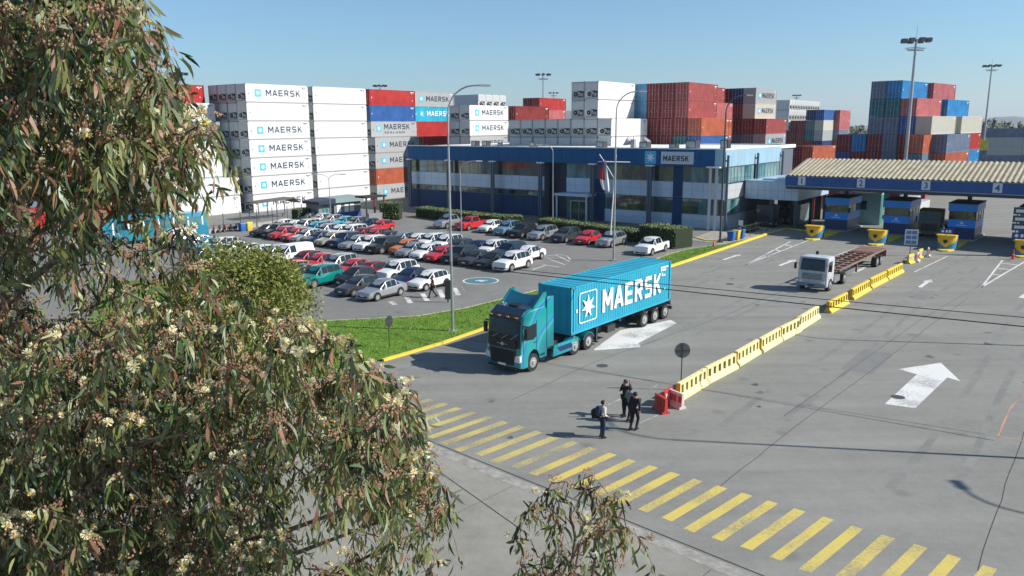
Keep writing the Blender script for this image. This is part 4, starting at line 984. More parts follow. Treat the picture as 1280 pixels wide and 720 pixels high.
# ================================================================== TRUCKS
def wheel_thing(parent, name, loc, r, wd, side, rimmat, n=20):
    b = MB(); b.cyl((0, -wd/2, 0), (0, wd/2, 0), r, n=n); b.cyl((0, -wd/2-.012, 0), (0, -wd/2, 0), r*.8, r*.86, n=n); o = b.build(name, M_rubber, parent); o.location = loc
    if side > 0: o.rotation_euler = (0, 0, math.pi)
    b = MB(); b.cyl((0, -wd/2-.03, 0), (0, -wd/2-.012, 0), r*.56, r*.58, n=n, mi=0); b.cyl((0, -wd/2-.1, 0), (0, -wd/2-.03, 0), r*.2, r*.26, n=12, mi=0)
    for k in range(10):
        a = 2*math.pi*k/10; b.cyl((r*.42*math.cos(a), -wd/2-.034, r*.42*math.sin(a)), (r*.42*math.cos(a), -wd/2-.03, r*.42*math.sin(a)), r*.06, n=6, mi=1)
    b.build('rim', [rimmat, M_dark], o); return o
M_truckrim = mat('truck_rim', (.5, .5, .5), .4, .5, var=.15)
tc = Vector((3.4711, 44.8258, 0)); ty = .8859; td = Vector((math.cos(ty), math.sin(ty), 0)); tn = Vector((-td.y, td.x, 0))
TF = tc+tn*1.219        # centre of the container's front face on the ground
# the container
def big_container():
    p = TF+td*6.095; z = 1.22
    b = container_body(12.19, TIER, front=True); o = b.build('shipping_container', [steel_paint('container_cyan', (.03, .33, .47), .2, .88), M_cast, M_cast, M_logo_white])
    o.location = (p.x, p.y, z); o.rotation_euler = (0, 0, ty)
    tag(o, 'bright cyan container with white star and lettering riding on the truck trailer', 'container')
    for s_ in (1, -1):
        d_ = door_mesh(TIER).build('door', steel_paint('container_cyan', (.03, .33, .47)), o); d_.rotation_euler = (0, 0, math.pi); d_.location = (6.095-.012, (1.115 if s_ > 0 else 0), 0)
        bars_mesh(TIER).build('lock_bar', M_bar, d_)
    put('emblem', EMB_line, o, (-4.35, -1.246, 1.5))
    t_ = block_letters('MAERSK', 1.45, M_logo_white, .72, .14, .2); put('lettering', t_, o, (-2.75, -1.246, .78))
    for x_, z_, w_, h_ in ((4.55, 2.3, .18, .3), (4.8, 2.3, .5, .13), (4.7, 1.95, .14, .24), (4.92, 1.95, .3, .1)):
        b = MB(); b.box(x_, x_+w_, -1.25, -1.24, z_, z_+h_); b.build('serial_mark', M_logo_white, o)
big_container()
# corrected door end: the door leaves sit at the rear
# trailer
M_chas = mat('chassis_dark', (.03, .032, .036), .55)
tr = empty('semi_trailer', (TF.x+td.x*10, TF.y+td.y*10, 0), ty, 'dark skeletal trailer with three axles under the cyan container', 'trailer')
b = MB()
for s_ in (-1, 1): b.box(-9.6, 2.4, s_*.5-.07, s_*.5+.07, .92, 1.2)
for x in (-9.7, -7.2, -4.5, -1.5, 2.2): b.box(x, x+.22, -1.15, 1.15, 1.0, 1.2)
b.build('frame', M_chas, tr)
for k, x in enumerate((-1.34, .1, 1.55)):
    b = MB(); b.cyl((x, -1.0, .5), (x, 1.0, .5), .08); b.build('axle', M_chas, tr)
    for s_ in (-1, 1): wheel_thing(tr, 'wheel', (x, s_*1.02, .51), .51, .36, s_, M_truckrim)
b = MB(); b.box(2.4, 2.6, -1.2, 1.2, .55, .75); b.box(2.2, 2.4, -.9, -.8, .7, 1.2); b.box(2.2, 2.4, .8, .9, .7, 1.2); b.build('bumper', M_chas, tr)
for s_ in (-1, 1):
    b = MB(); b.box(2.6, 2.64, s_*1.0-.15, s_*1.0+.15, .58, .72); b.build('tail_light', M_tail, tr)
    b = MB(); b.box(-7.0, -6.85, s_*.95-.07, s_*.95+.07, .2, 1.0); b.box(-7.05, -6.8, s_*.95-.15, s_*.95+.15, .14, .2); b.build('landing_leg', M_chas, tr)
    b = MB(); b.prism([(-2.1, .95), (-1.9, 1.08), (2.2, 1.08), (2.3, .9), (2.24, .9), (2.12, 1.05), (-1.88, 1.05), (-2.05, .93)], s_*1.05-.2, s_*1.05+.2); b.build('mudguard', M_black, tr)
b = MB(); b.box(-5.8, -4.9, -1.1, -.6, .5, .95); b.build('tool_box', M_chas, tr)
# tractor, x forward
def livery():
    m = bpy.data.materials.new('cab_livery'); m.use_nodes = True; n = m.node_tree; L = n.links; b_ = n.nodes['Principled BSDF']
    b_.inputs['Roughness'].default_value = .25; b_.inputs['Coat Weight'].default_value = .8
    t = n.nodes.new('ShaderNodeTexCoord'); mp = n.nodes.new('ShaderNodeMapping'); mp.inputs['Rotation'].default_value = (0, R(38), 0); mp.inputs['Scale'].default_value = (1, .25, 1); L.new(t.outputs['Object'], mp.inputs[0])
    q = n.nodes.new('ShaderNodeTexWave'); q.wave_type = 'BANDS'; q.bands_direction = 'X'; q.inputs['Scale'].default_value = .11; q.inputs['Distortion'].default_value = 9; q.inputs['Detail'].default_value = 2.5; q.inputs['Detail Scale'].default_value = .8
    L.new(mp.outputs[0], q.inputs['Vector']); cr = n.nodes.new('ShaderNodeValToRGB'); e = cr.color_ramp.elements
    e[0].position = 0; e[0].color = (.0, .14, .17, 1); e[1].position = 1; e[1].color = (.01, .26, .27, 1)
    for p_, c_ in ((.45, (.005, .22, .24)), (.62, (.02, .36, .30)), (.74, (.05, .10, .42)), (.84, (.0, .28, .32))):
        x = cr.color_ramp.elements.new(p_); x.color = (*c_, 1)
    L.new(q.outputs[0], cr.inputs[0]); L.new(cr.outputs[0], b_.inputs['Base Color']); return m
M_liv = livery()
TX = TF-td*2.45       # rear wall of the cab
cab = empty('tractor_truck', (TX.x, TX.y, 0), ty+math.pi, 'teal and blue patterned tractor truck hauling the cyan container', 'truck')
b = MB(); hw = 1.245
prof = [(0, .95), (0, 3.35), (.15, 3.62), (1.6, 3.55), (2.08, 3.25), (2.32, 2.2), (2.42, 1.35), (2.44, .42), (2.3, .34), (1.72, .34), (1.72, .8), (1.55, 1.12), (1.2, 1.28), (.85, 1.12), (.68, .8), (.66, .6), (0, .6)]
def cab_loft(b, prof, hw, nose, top, rx):
    """side profile lofted across the width: corners of the nose and the roof edges round off"""
    st = [(-1, 1), (-.965, .52), (-.88, .22), (-.7, .06), (0, 0), (.7, .06), (.88, .22), (.965, .52), (1, 1)]; v = []
    zt = max(p[1] for p in prof); xm = max(p[0] for p in prof)
    for y, k in st:
        for x, z in prof:
            fx = max(0, (x-(xm-rx))/rx); v.append((x-nose*k*fx, y*hw, z-top*k*max(0, (z-(zt-.5))/.5)))
    n = len(prof); f = [(i*n+j, i*n+(j+1) % n, (i+1)*n+(j+1) % n, (i+1)*n+j) for i in range(len(st)-1) for j in range(n)]
    f += [tuple(range(n)), tuple(range(len(v)-1, len(v)-n-1, -1))]; b.add(v, f, 0, True); return b
cab_loft(b, prof, hw, .26, .14, .5); b.build('cab', M_liv, cab, sharp=32)
def front_band(b, zs, off, ys):
    X = lambda z: (2.08+(3.25-z)/1.05*.24 if z > 2.2 else 2.32+(2.2-z)/.85*.10)
    for (ya, da), (yb, db) in zip(ys, ys[1:]):
        for z1, z0 in zip(zs, zs[1:]): b.add([(X(z1)+off-da, ya, z1), (X(z1)+off-db, yb, z1), (X(z0)+off-db, yb, z0), (X(z0)+off-da, ya, z0)], [(0,1,2,3)])
YS = [(-1.19, .14), (-1.1, .06), (-.87, .016), (0, 0), (.87, .016), (1.1, .06), (1.19, .14)]
b = MB(); front_band(b, [3.22, 2.2, 1.5], .02, YS); b.build('windshield_surround', M_black, cab, fix=False)
b = MB(); front_band(b, [3.0, 2.2, 1.98], .034, YS[1:-1]); b.build('windshield', mat('truck_glass', (.006, .01, .012), .04, spec=.35, c2=(.025, .035, .038), scale=1.5), cab, fix=False)
b = MB(); b.prism([(2.0, 3.30), (2.34, 3.16), (2.38, 3.06), (2.1, 3.12)], -1.0, 1.0); b.build('sun_visor', M_black, cab)
for s_ in (-1, 1):
    b = MB(); y = s_*(hw+.008); b.add([(2.02, y, 2.62), (.98, y, 2.72), (.98, y, 1.95), (1.25, y, 1.82), (2.16, y, 1.92)], [(0,1,2,3,4)]); b.build('side_window', M_glass, cab, fix=False)
    b = MB(); b.box(.93, .95, y-.004, y+.004, .95, 2.9); b.box(2.12, 2.14, y-.004, y+.004, 1.2, 2.0); b.box(1.0, 1.22, y-.02, y+.02, 1.62, 1.66); b.build('door_seam', M_black, cab)
    b = MB(); b.box(2.06, 2.2, s_*1.46-.1, s_*1.46+.1, 2.05, 2.65); b.box(2.02, 2.1, min(s_*1.2, s_*1.5), max(s_*1.2, s_*1.5), 2.7, 2.76); b.build('mirror', M_black, cab)
    b = MB(); b.prism([(2.42, .72), (2.43, 1.05), (2.15, 1.22), (2.12, .8)], s_*1.02-.2, s_*1.02+.2); b.build('headlight', M_lamp, cab)
    b = MB(); b.prism([(.0, 3.62), (.0, 4.0), (-.05, 4.05), (-.6, 4.0), (-.62, 1.1), (.0, 1.1)], s_*(hw-.0)-.03, s_*(hw-.0)+.03); b.build('side_fairing', M_liv, cab)
    b = MB(); b.box(-3.2, -.65, s_*hw-.18, s_*hw+.0, .36, 1.02); b.build('side_skirt', M_liv, cab, bevel=.04)
    b = MB(); b.prism([(-2.6, .55), (-1.3, .55), (-1.0, .86), (-2.4, .86)], s_*(hw+.006)-.004, s_*(hw+.006)+.004); b.build('skirt_mark', M_navy, cab)
    b = MB(); b.box(.2, .6, s_*(hw+.01)-.01, s_*(hw+.01)+.01, .45, .55); b.box(.2, .6, s_*(hw+.01)-.01, s_*(hw+.01)+.01, .75, .85); b.build('step', M_black, cab)
b = MB(); b.box(2.42, 2.468, -.72, .72, .62, 1.30); 
b.build('grille', M_dark, cab)
b = MB()
for z in (.75, .9, 1.05, 1.2): b.box(2.47, 2.485, -.68, .68, z-.012, z+.012)
b.box(2.38, 2.43, -.95, .95, 1.42, 1.9); b.build('grille_slats', M_black, cab)
b = MB(); b.cyl((2.43, 0, 1.65), (2.45, 0, 1.65), .1, n=14); b.box(2.43, 2.445, -.35, .35, 1.64, 1.66); b.build('badge', M_rim, cab)
b = MB(); b.box(2.40, 2.47, -1.0, 1.0, .3, .42); b.build('lower_bumper', M_black, cab)
b = MB(); b.box(2.475, 2.49, -.27, .27, .45, .57); b.build('number_plate', M_white, cab)
b = MB()
for y0_, y1_ in ((-.75, -.15), (-.1, .5), (.55, 1.0)): b.cyl((2.435, y0_, 1.93), (2.30, y1_, 2.28), .014, n=4)
b.build('wiper', M_rim, cab)
b = MB()
for y_ in (-.9, -.3, .3, .9): b.box(2.3, 2.36, y_-.09, y_+.09, 3.17, 3.22)
b.build('marker_light', mat('marker_orange', (.6, .25, .03), .4), cab)
b = MB()      # roof air deflector: curved plate rising to the rear
n = 8; v = []
for k in range(n+1):
    y = -1.1+2.2*k/n; q = 1-(k/n*2-1)**2
    v += [(.95-.12*q, y, 3.60), (.28+.2*q*0, y, 4.22-.16*q), (.22, y, 4.22-.16*q), (.86-.12*q, y, 3.58)]
for k in range(n):
    a = 4*k; c_ = 4*(k+1); b.f += [(a, a+1, c_+1, c_), (a+1, a+2, c_+2, c_+1), (a+2, a+3, c_+3, c_+2)]; b.m += [0]*3; b.sm += [False]*3
b.v += v; b.build('roof_deflector', mat('deflector_teal', (.01, .12, .20), .3, coat=.5), cab)
for s_ in (-1, 1):
    b = MB(); b.prism([(1.15, 3.58), (.28, 4.26), (-.05, 4.3), (-.05, 3.55)], s_*1.14-.04, s_*1.14+.04); b.build('deflector_wing', M_liv, cab)
b = MB(); b.prism([(.9, 3.60), (.9, 3.615), (1.6, 3.57), (2.06, 3.28), (2.08, 3.24), (1.6, 3.54)], -1.08, 1.08); b.build('roof_panel', mat('cab_roof_dark', (.012, .03, .055), .3, coat=.5), cab)
b = MB(); b.box(.9, 1.5, -.35, .35, 3.6, 3.66); b.build('roof_hatch', M_black, cab)
b = MB(); b.add([(2.446, -.95, 1.36), (2.446, .95, 1.36), (2.456, .8, .5), (2.456, -.8, .5)], [(0,1,2,3)]); b.build('grille_surround', M_black, cab, fix=False)
b = MB(); b.box(-4.6, .6, -.5, -.36, .6, .95); b.box(-4.6, .6, .36, .5, .6, .95); b.box(-4.0, -2.6, -.5, .5, .95, 1.02); b.box(-.6, -.1, -.9, .9, .6, 1.1); b.build('frame', M_chas, cab)
b = MB(); b.cyl((-3.4, 0, 1.0), (-3.4, 0, 1.2), .5, n=16); b.build('fifth_wheel', M_chas, cab)
for x in (1.26, -2.82, -4.26):
    for s_ in (-1, 1): wheel_thing(cab, 'wheel', (x, s_*(1.06 if x > 0 else .98), .51), .51, .34 if x > 0 else .5, s_, M_truckrim)
for s_ in (-1, 1):
    b = MB()
    for x in (-2.82, -4.26):
        pr = [(x+.62*math.cos(R(a)), .51+.6*math.sin(R(a))) for a in range(20, 161, 14)]; pr += [(x+.58*math.cos(R(a)), .51+.56*math.sin(R(a))) for a in range(160, 19, -14)]
        b.prism(pr, s_*1.0-.26, s_*1.0+.25)
    b.build('mudguard', M_liv, cab)

# the small white truck with empty rusty skeletal trailer
st_ = empty('flatbed_truck', W(64.1, -20.5), TH+math.pi, 'small white cab-over truck towing an empty rusty skeletal trailer', 'truck')
M_rust = mat('rusty_frame', (.25, .09, .07), .8, c2=(.16, .12, .09), scale=3); M_rust2 = mat('tan_frame', (.27, .19, .13), .8, c2=(.10, .08, .07), scale=2.5)
b = MB(); cab_loft(b, [(-1.75, .75), (-1.75, 2.72), (-1.6, 2.82), (-.35, 2.78), (-.18, 2.55), (-.02, 1.75), (0, .6), (-.1, .45), (-.42, .45), (-.5, .8), (-.85, 1.05), (-1.25, 1.0), (-1.5, .75)], 1.18, .14, .1, .3); b.build('cab', mat('cab_white', (.55, .57, .6), .4, coat=.3, c2=(.40, .41, .42), scale=1.6), st_, sharp=32)
b = MB(); b.add([(-.135, -.95, 2.5), (-.135, .95, 2.5), (.015, .98, 1.72), (.015, -.98, 1.72)], [(0,1,2,3)]); b.build('windshield', M_glass, st_, fix=False)
b = MB(); b.box(.0, .03, -.04, .04, 1.75, 2.0); b.cyl((.03, -.6, 1.74), (-.02, -.1, 2.2), .012, n=4); b.cyl((.03, .15, 1.74), (-.02, .6, 2.2), .012, n=4); b.box(-.2, -.1, -.9, .9, 2.52, 2.66); b.build('wiper', M_black, st_)
b = MB()
for z in (1.05, 1.15, 1.25, 1.35, 1.45): b.box(.04, .055, -.78, .78, z-.012, z+.012)
b.box(.12, .13, -.28, .28, .48, .6); b.build('grille_slats', M_black, st_)
for s_ in (-1, 1):
    b = MB(); y = s_*1.19; b.add([(-.32, y, 2.45), (-1.25, y, 2.45), (-1.25, y, 1.7), (-.18, y, 1.65)], [(0,1,2,3)]); b.build('side_window', M_glass, st_, fix=False)
    b = MB(); b.box(.0, .05, s_*.88-.14, s_*.88+.14, .72, .92); b.build('headlight', M_lamp, st_)
    b = MB(); b.box(-.15, 0, s_*1.42-.08, s_*1.42+.08, 1.75, 2.25); b.box(-.12, -.07, min(s_*1.15, s_*1.42), max(s_*1.15, s_*1.42), 2.2, 2.24); b.build('mirror', M_black, st_)
b = MB(); b.box(.005, .04, -.8, .8, 1.0, 1.5); b.build('grille', M_unit2, st_)
b = MB(); b.box(-.05, .12, -1.18, 1.18, .42, .68); b.build('bumper', mat('bumper_grey', (.2, .22, .25), .5), st_)
b = MB(); b.cyl((-1.9, -.3, 2.2), (-1.9, -.3, 3.05), .12, n=10); b.box(-2.0, -1.8, -.9, -.2, 2.2, 2.7); b.build('air_intake', M_black, st_)
b = MB()
for s_ in (-1, 1): b.box(-5.6, -.6, s_*.42-.06, s_*.42+.06, .75, 1.0)
b.build('frame', M_rust2, st_)
b = MB(); b.box(-3.6, -2.1, .7, 1.15, .5, 1.0); b.box(-3.4, -2.3, -1.15, -.7, .45, .95); b.build('fuel_tank', M_unit2, st_)
for x, wd in ((-1.0, .3), (-4.75, .5)):
    for s_ in (-1, 1): wheel_thing(st_, 'wheel', (x, s_*(1.02 if wd < .4 else .95), .5), .5, wd, s_, M_truckrim)
tl_ = empty('skeletal_trailer', W(69.5, -20.5), TH+math.pi, 'empty rusty red skeletal trailer behind the small white truck', 'trailer')
b = MB()
for s_ in (-1, 1): b.box(-12.6, 2.5 if 0 else 2.3, s_*.45-.08, s_*.45+.08, 1.05, 1.4, 1)
for k, x in enumerate((2.1, .8, -.5, -1.8, -3.1)): b.box(x-.13, x+.13, -1.2, 1.2, 1.3, 1.45, 0)
for k, x in enumerate((-4.4, -5.7, -7.0, -8.3, -9.6, -11, -12.4)): b.box(x-.12, x+.12, -1.2, 1.2, 1.28, 1.45, 1)
b.box(-12.6, 2.2, -1.22, -1.12, 1.32, 1.46, 0); b.box(-12.6, 2.2, 1.12, 1.22, 1.32, 1.46, 0); b.box(-12.7, -9.0, -1.1, 1.1, 1.40, 1.43, 1)
b.build('frame', [M_rust2, M_rust], tl_)
for x in (-9.55, -10.85):
    for s_ in (-1, 1): wheel_thing(tl_, 'wheel', (x, s_*.98, .5), .5, .45, s_, M_truckrim)
b = MB(); b.box(-12.75, -12.6, -1.2, 1.2, .6, 1.3); b.build('bumper', M_rust, tl_)
b = MB(); b.box(-4.0, -3.85, -.95, -.8, .3, 1.1); b.box(-4.0, -3.85, .8, .95, .3, 1.1); b.build('landing_leg', M_rust, tl_)

# olive truck waiting at the third lane
def cabtruck(name, loc, yaw, label, mcab, H=3.2, load=None):
    r = empty(name, loc, yaw, label, 'truck')
    b = MB(); b.prism([(-2.2, .8), (-2.2, H-.1), (-2.0, H), (-.45, H-.05), (-.2, H-.3), (-.03, 1.9), (0, .6), (-.1, .45), (-2.1, .45)], -1.22, 1.22); b.build('cab', mcab, r, bevel=.06)
    b = MB(); b.add([(-.17, -1.05, H-.5), (-.17, 1.05, H-.5), (.0, 1.05, 1.95), (.0, -1.05, 1.95)], [(0,1,2,3)]); b.build('windshield', M_glass, r, fix=False)
    b = MB(); b.box(.01, .05, -.85, .85, .85, 1.7); b.build('grille', M_black, r)
    b = MB(); b.box(-.1, .1, -1.22, 1.22, .42, .72); b.build('bumper', mcab, r)
    for s_ in (-1, 1):
        b = MB(); b.box(.06, .11, s_*.95-.14, s_*.95+.14, .5, .66); b.build('headlight', M_lamp, r)
        b = MB(); b.box(-.2, -.02, s_*1.42-.08, s_*1.42+.08, 1.8, 2.5); b.build('mirror', M_black, r)
    b = MB(); b.box(-8.5, -2.2, -.45, .45, .8, 1.1); b.build('frame', M_chas, r)
    for x in (-1.3, -5.6, -7.0):
        for s_ in (-1, 1): wheel_thing(r, 'wheel', (x, s_*1.0, .5), .5, .32 if x > -2 else .46, s_, M_truckrim)
    if load: b = MB(); b.box(-8.6, -2.5, -1.22, 1.22, 1.12, load[0]); b.build('cargo_box', load[1], r)
    return r
cabtruck('lorry', W(103.5, -19.9), TH+math.pi, 'olive green truck waiting between the second and third booths', mat('olive_paint', (.07, .085, .03), .45, var=.1), 3.4, (1.4, M_dark))
cabtruck('lorry', W(122, -26.5), TH+math.pi, 'white truck further back behind the olive green one', mat('cab_white', (.62, .63, .64), .4), 3.3, (2.2, M_unit))
cabtruck('lorry', W(101.5, -39.2), TH+math.pi, 'dark truck parked beneath the grey gatehouse', mat('cab_dark', (.03, .03, .032), .45), 3.0, (2.2, M_dark))
# ================================================================== STREET FURNITURE
def tall_lamp(px, py, H, reach, ang, label, r=.11, group='lamp posts', m=None, arms=1):
    p = at(px, py) if not isinstance(px, Vector) else px
    o = empty('street_lamp', (p.x, p.y, 0), ang, label, 'lamp post', group)
    b = MB(); rb = H*.11 if reach > 1.2 else H*.09
    pts = [(0, 0, 0), (0, 0, H*.5), (0, 0, H-rb)]; rs = [r, r*.8, r*.62]
    b.tube(pts, rs, 10); b.box(-.3, .3, -.3, .3, 0, .12); b.build('pole', m or M_galv, o)
    for k in range(arms):
        s_ = 1 if k == 0 else -1; b = MB()
        q = [(s_*reach*(1-math.cos(R(a))), 0, H-rb+rb*math.sin(R(a))) for a in range(0, 91, 15)]+[(s_*(reach+.35), 0, H+.0)]
        b.tube(q, r*.5, 8); a_ = b.build('arm', m or M_galv, o)
        b = MB(); b.prism([(reach+.25, H-.06), (reach+.3, H+.07), (reach+1.05, H+.04), (reach+1.0, H-.08)], -.14, .14); 
        if s_ < 0: b.v = [(-x, y, z) for x, y, z in b.v]
        b.build('lamp_head', M_unit, a_)
    return o
tall_lamp(566, 415, 15.9, 1.7, R(0), 'tall grey lamp post standing on the lawn beside the truck', .10)
tall_lamp(767, 326, 16.6, 1.9, R(0), 'tall grey lamp post right behind the cyan container', .115)
tall_lamp(900, 303, 16.6, 1.9, R(0), 'tall dark lamp post at the office corner', .13, m=M_pole_dark)
tall_lamp(577, 300, 9.4, 1.6, R(5), 'short curved lamp post between the red pickup and the orange car', .08)
tall_lamp(691, 284, 11.0, 1.2, R(180), 'curved lamp post in the hedge gap left of the entrance', .08)
tall_lamp(414, 280, 7.0, 1.4, R(0), 'double armed lamp post in front of the kiosk', .07, arms=2)
sd = Vector((math.cos(SUN_AZ), math.sin(SUN_AZ), 0)); cot = 1/math.tan(SUN_EL)
for (px, py, H, lab) in ((768, 546, 16, 'tall lamp post right of the view whose shadow ends at the walkers'), (996, 423, 16, 'tall lamp post right of the view shading the far lane'), (1243, 642, 12, 'tall lamp post right of the view shading the near lane')):
    q = at(px, py)+sd*(H*cot); tall_lamp(Vector((q.x, q.y, 0)), 0, H, 1.6, R(90), lab, .11)
def mast(px, ytop, H, label, heads=True, r=.35):
    D = None; lo, hi = 50., 1500.
    for _ in range(50):
        mid = (lo+hi)/2
        if atd(px, ytop, mid).z > H: hi = mid
        else: lo = mid
    p = atd(px, ytop, lo); o = empty('floodlight_mast', (p.x, p.y, 0), 0, label, 'light mast', 'floodlight masts of the yard')
    b = MB(); b.tube([(0, 0, 0), (0, 0, H*.5), (0, 0, H)], [r, r*.75, r*.5], 10); b.build('pole', M_galv, o)
    b = MB(); z = H-1.2; w_ = 2.1*(H/30)
    b.box(-w_, w_, -.08, .08, H-.1, H+.1); b.box(-w_*.7, w_*.7, -.06, .06, z-.4, z-.2); b.box(-.08, .08, -w_, w_, H-.1, H+.1)
    for k in range(12): a0, a1 = math.pi*k/6, math.pi*(k+1)/6; b.cyl((w_*.8*math.cos(a0), w_*.8*math.sin(a0), z), (w_*.8*math.cos(a1), w_*.8*math.sin(a1), z), .05, n=5)
    b.cyl((0, 0, H), (0, 0, H+2), .04, n=5); fr = b.build('platform', M_galv, o)
    for k in range(8):
        a = math.pi*k/4; b = MB(); x, y = w_*math.cos(a), w_*math.sin(a); b.box(x-.35, x+.35, y-.35, y+.35, H-.35, H+.2); b.build('floodlight', M_pole_dark, fr)
    return o
for px, yt, H, lab in ((1145.5, 50, 25.8, 'tallest floodlight mast standing in front of the colour stack'), (1240, 82, 30, 'tall floodlight mast near the right edge'), (679, 93, 29, 'floodlight mast between the red pair and the reefer wall'),
     (692, 116, 29, 'smaller floodlight mast just right of the taller one'), (475, 107, 26, 'floodlight mast tip peeking over the red topped stack'), (223, 92, 26, 'floodlight mast beside the tree edge'), (996, 119, 28, 'distant floodlight mast above the long white line')):
    mast(px, yt, H, lab)
# overhead wires
M_wire = mat('wire', (.02, .02, .02), .5)
for k, (a_, b_, dz) in enumerate((((545, 329, 4.6), (1480, 428, 4.6), .10), ((560, 328, 4.9), (1480, 414, 4.9), .1))):
    P0, P1 = at(*a_), at(*b_); b = MB(); pts = []
    for i in range(25):
        t = i/24; p = P0.lerp(P1, t); p.z -= dz*4*t*(1-t)*1.0; pts.append(p)
    b.tube(pts, .028 if k == 0 else .02, 6)
    tag(b.build('overhead_wire', M_wire), ('thicker lower wire' if k == 0 else 'thinner upper wire')+' stretched across the lanes past the cyan container', 'wire', 'overhead wires')
P0 = at(560, 328, 4.9)
p = at(545, 329, 4.6)
def pole_simple(name, x, y, H, r, label, m=M_galv): b = MB(); b.tube([(x, y, 0), (x, y, H)], [r, r*.8], 8); return tag(b.build(name, m), label, 'post')
# barriers
M_bar1 = mat('barrier_pale', (.74, .65, .30), .6, var=.1, scale=4); M_bar2 = mat('barrier_yellow', (.68, .50, .05), .6, var=.12, scale=4); M_bend = mat('barrier_orange', (.65, .32, .01), .6)
def t_at(px, s_, z=0):
    lo, hi = 20., 100.
    for _ in range(50):
        m_ = (lo+hi)/2; w_ = W(m_, s_, z); zz = z-CH; fw = w_.y*math.cos(PIT)-zz*math.sin(PIT); up = w_.y*math.sin(PIT)+zz*math.cos(PIT)
        u, v = F*w_.x/fw, -F*up/fw
        if 640+math.cos(ROL)*u-math.sin(ROL)*v < px: lo = m_
        else: hi = m_
    return lo
def barrier(L, m, name='barrier'):
    b = MB(); 
    b.prism([(-.28, 0), (-.28, .14), (-.17, .26), (-.12, .34), (.12, .34), (.17, .26), (.28, .14), (.28, 0)], 0, L, axis='y')
    b.prism([(-.10, .84), (-.09, .98), (.09, .98), (.10, .84)], 0, L, axis='y')
    n = max(4, round(L/.56)); w_ = L/(n+.0)
    for k in range(n+1):
        y = k*L/n; y0_, y1_ = max(0, y-.125), min(L, y+.125)
        b.prism([(-.115, .335), (-.1, .845), (.1, .845), (.115, .335)], y0_, y1_)
    b.box(-.02, .02, .02, L-.02, .3, .9, 1)
    # cut feet
    return b
BARME = {}
units = [(846, 882, 0), (882, 917, 0), (919, 948, 0), (949, 975, 0), (975, 997, 0), (997, 1024.5, 0), (1034, 1056.5, 0), (1063, 1085, 1), (1087, 1105.5, 1), (1106.5, 1124, 1)]
for k, (xa, xb, c_) in enumerate(units):
    ta, tb_ = t_at(xa, -17.0), t_at(xb, -17.0); L = (tb_-ta)-.14
    o = barrier(L, None).build('road_barrier', [(M_bar1 if k < 6 else M_bar2), mat('slot_dark', (.06, .055, .04), .8)])
    p = W(ta+.07, -17.0+rnd.uniform(-.06, .06)); o.location = p; o.scale = (1, 1, .88); o.rotation_euler = (0, 0, TH-math.pi/2+R(rnd.uniform(-2.2, 2.2)))
    tag(o, f"yellow slotted plastic barrier, {ORD[k]} in the line from the walkers", 'barrier', 'yellow barriers between the lanes')
    b = MB(); b.box(-.12, .12, -.035, -.002, .1, .95); b.build('end_cap', M_bend, o)
# loose barriers at the far end of the line
def a_frame(p, rz, m1, m2, label, tilt=0):
    o = empty('plastic_barrier', p, rz, label, 'barrier', 'loose plastic barriers'); o.rotation_euler = (tilt, 0, rz)
    b = MB(); b.prism([(-.25, 0), (-.25, .1), (-.1, .2), (-.07, .9), (.07, .9), (.1, .2), (.25, .1), (.25, 0)], -.6, .6); b.build('body', m1, o)
    b = MB()
    for y in (-.42, 0, .3):
        b.box(-.125, .125, y-.1, y+.12, .35, .72)
    b.build('panel', m2, o); return o
M_redp = mat('plastic_red', (.5, .04, .03), .5); M_whp = mat('plastic_white', (.6, .5, .45), .5)
a_frame(W(83.2, -17.3), TH+R(80), M_bar2, M_whp, 'first of two loose yellow barriers past the line, lying nearer', .0)
a_frame(W(84.6, -17.0), TH+R(95), M_whp, M_redp, 'white and red loose barrier between the two yellow ones')
a_frame(W(87.2, -17.3), TH+R(85), M_bar2, M_whp, 'farthest loose yellow barrier below the third crash cushion')
a_frame(W(88.4, -16.8), TH+R(100), M_whp, M_redp, 'farthest white and red loose barrier by the yellow one')
# red and white barriers at the near end
for px, py, rz, ma, mb_, lab in ((826, 514, 20, M_redp, M_redp, 'red plastic barrier standing nearest the walkers'), (834, 505, -35, M_redp, M_whp, 'red barrier with white patches behind the nearest one'), (845, 508, 30, M_whp, M_redp, 'white and red barrier touching the yellow line')):
    p = at(px, py); q_ = a_frame((p.x, p.y, 0), R(rz), ma, mb_, lab); q_.scale = (.85, .8, .85)
# signs
def disc_sign(px, py, ztop, r, label, rz, n=8, m=None):
    p = at(px, py); o = empty('round_sign', (p.x, p.y, 0), rz, label, 'sign'); b = MB(); b.tube([(0, 0, 0), (0, 0, ztop+r*.3)], .03, 6); b.build('post', M_pole_dark, o)
    b = MB(); b.cyl((0, -.05, ztop), (0, -.035, ztop), r, n=n if n > 8 else 20); d = b.build('plate', m or mat('sign_back', (.12, .13, .14), .5, .3), o)
    b = MB(); b.box(-r*.95, r*.95, -.07, -.05, ztop-.03, ztop+.03); b.box(-.03, .03, -.07, -.05, ztop-r*.95, ztop+r*.95); b.build('brace', M_pole_dark, d); return o
disc_sign(851, 488, 2.15, .40, 'dark round sign seen from behind at the end of the barrier line', 0)
disc_sign(487, 436, 1.75, .36, 'dark round sign on a thin post on the lawn', R(60), m=mat('sign_dark', (.03, .035, .035), .6))
p = at(1137, 320); o = empty('notice_sign', (p.x, p.y, 0), R(-20), 'white board with six blue panels on a post before the booths', 'sign')
b = MB(); b.tube([(0, .03, 0), (0, .03, 2.7)], .04, 6); b.build('post', M_pole_dark, o); b = MB(); b.box(-.62, .62, -.05, 0, 1.15, 2.75); bo = b.build('board', mat('board_white', (.6, .62, .65), .5), o)
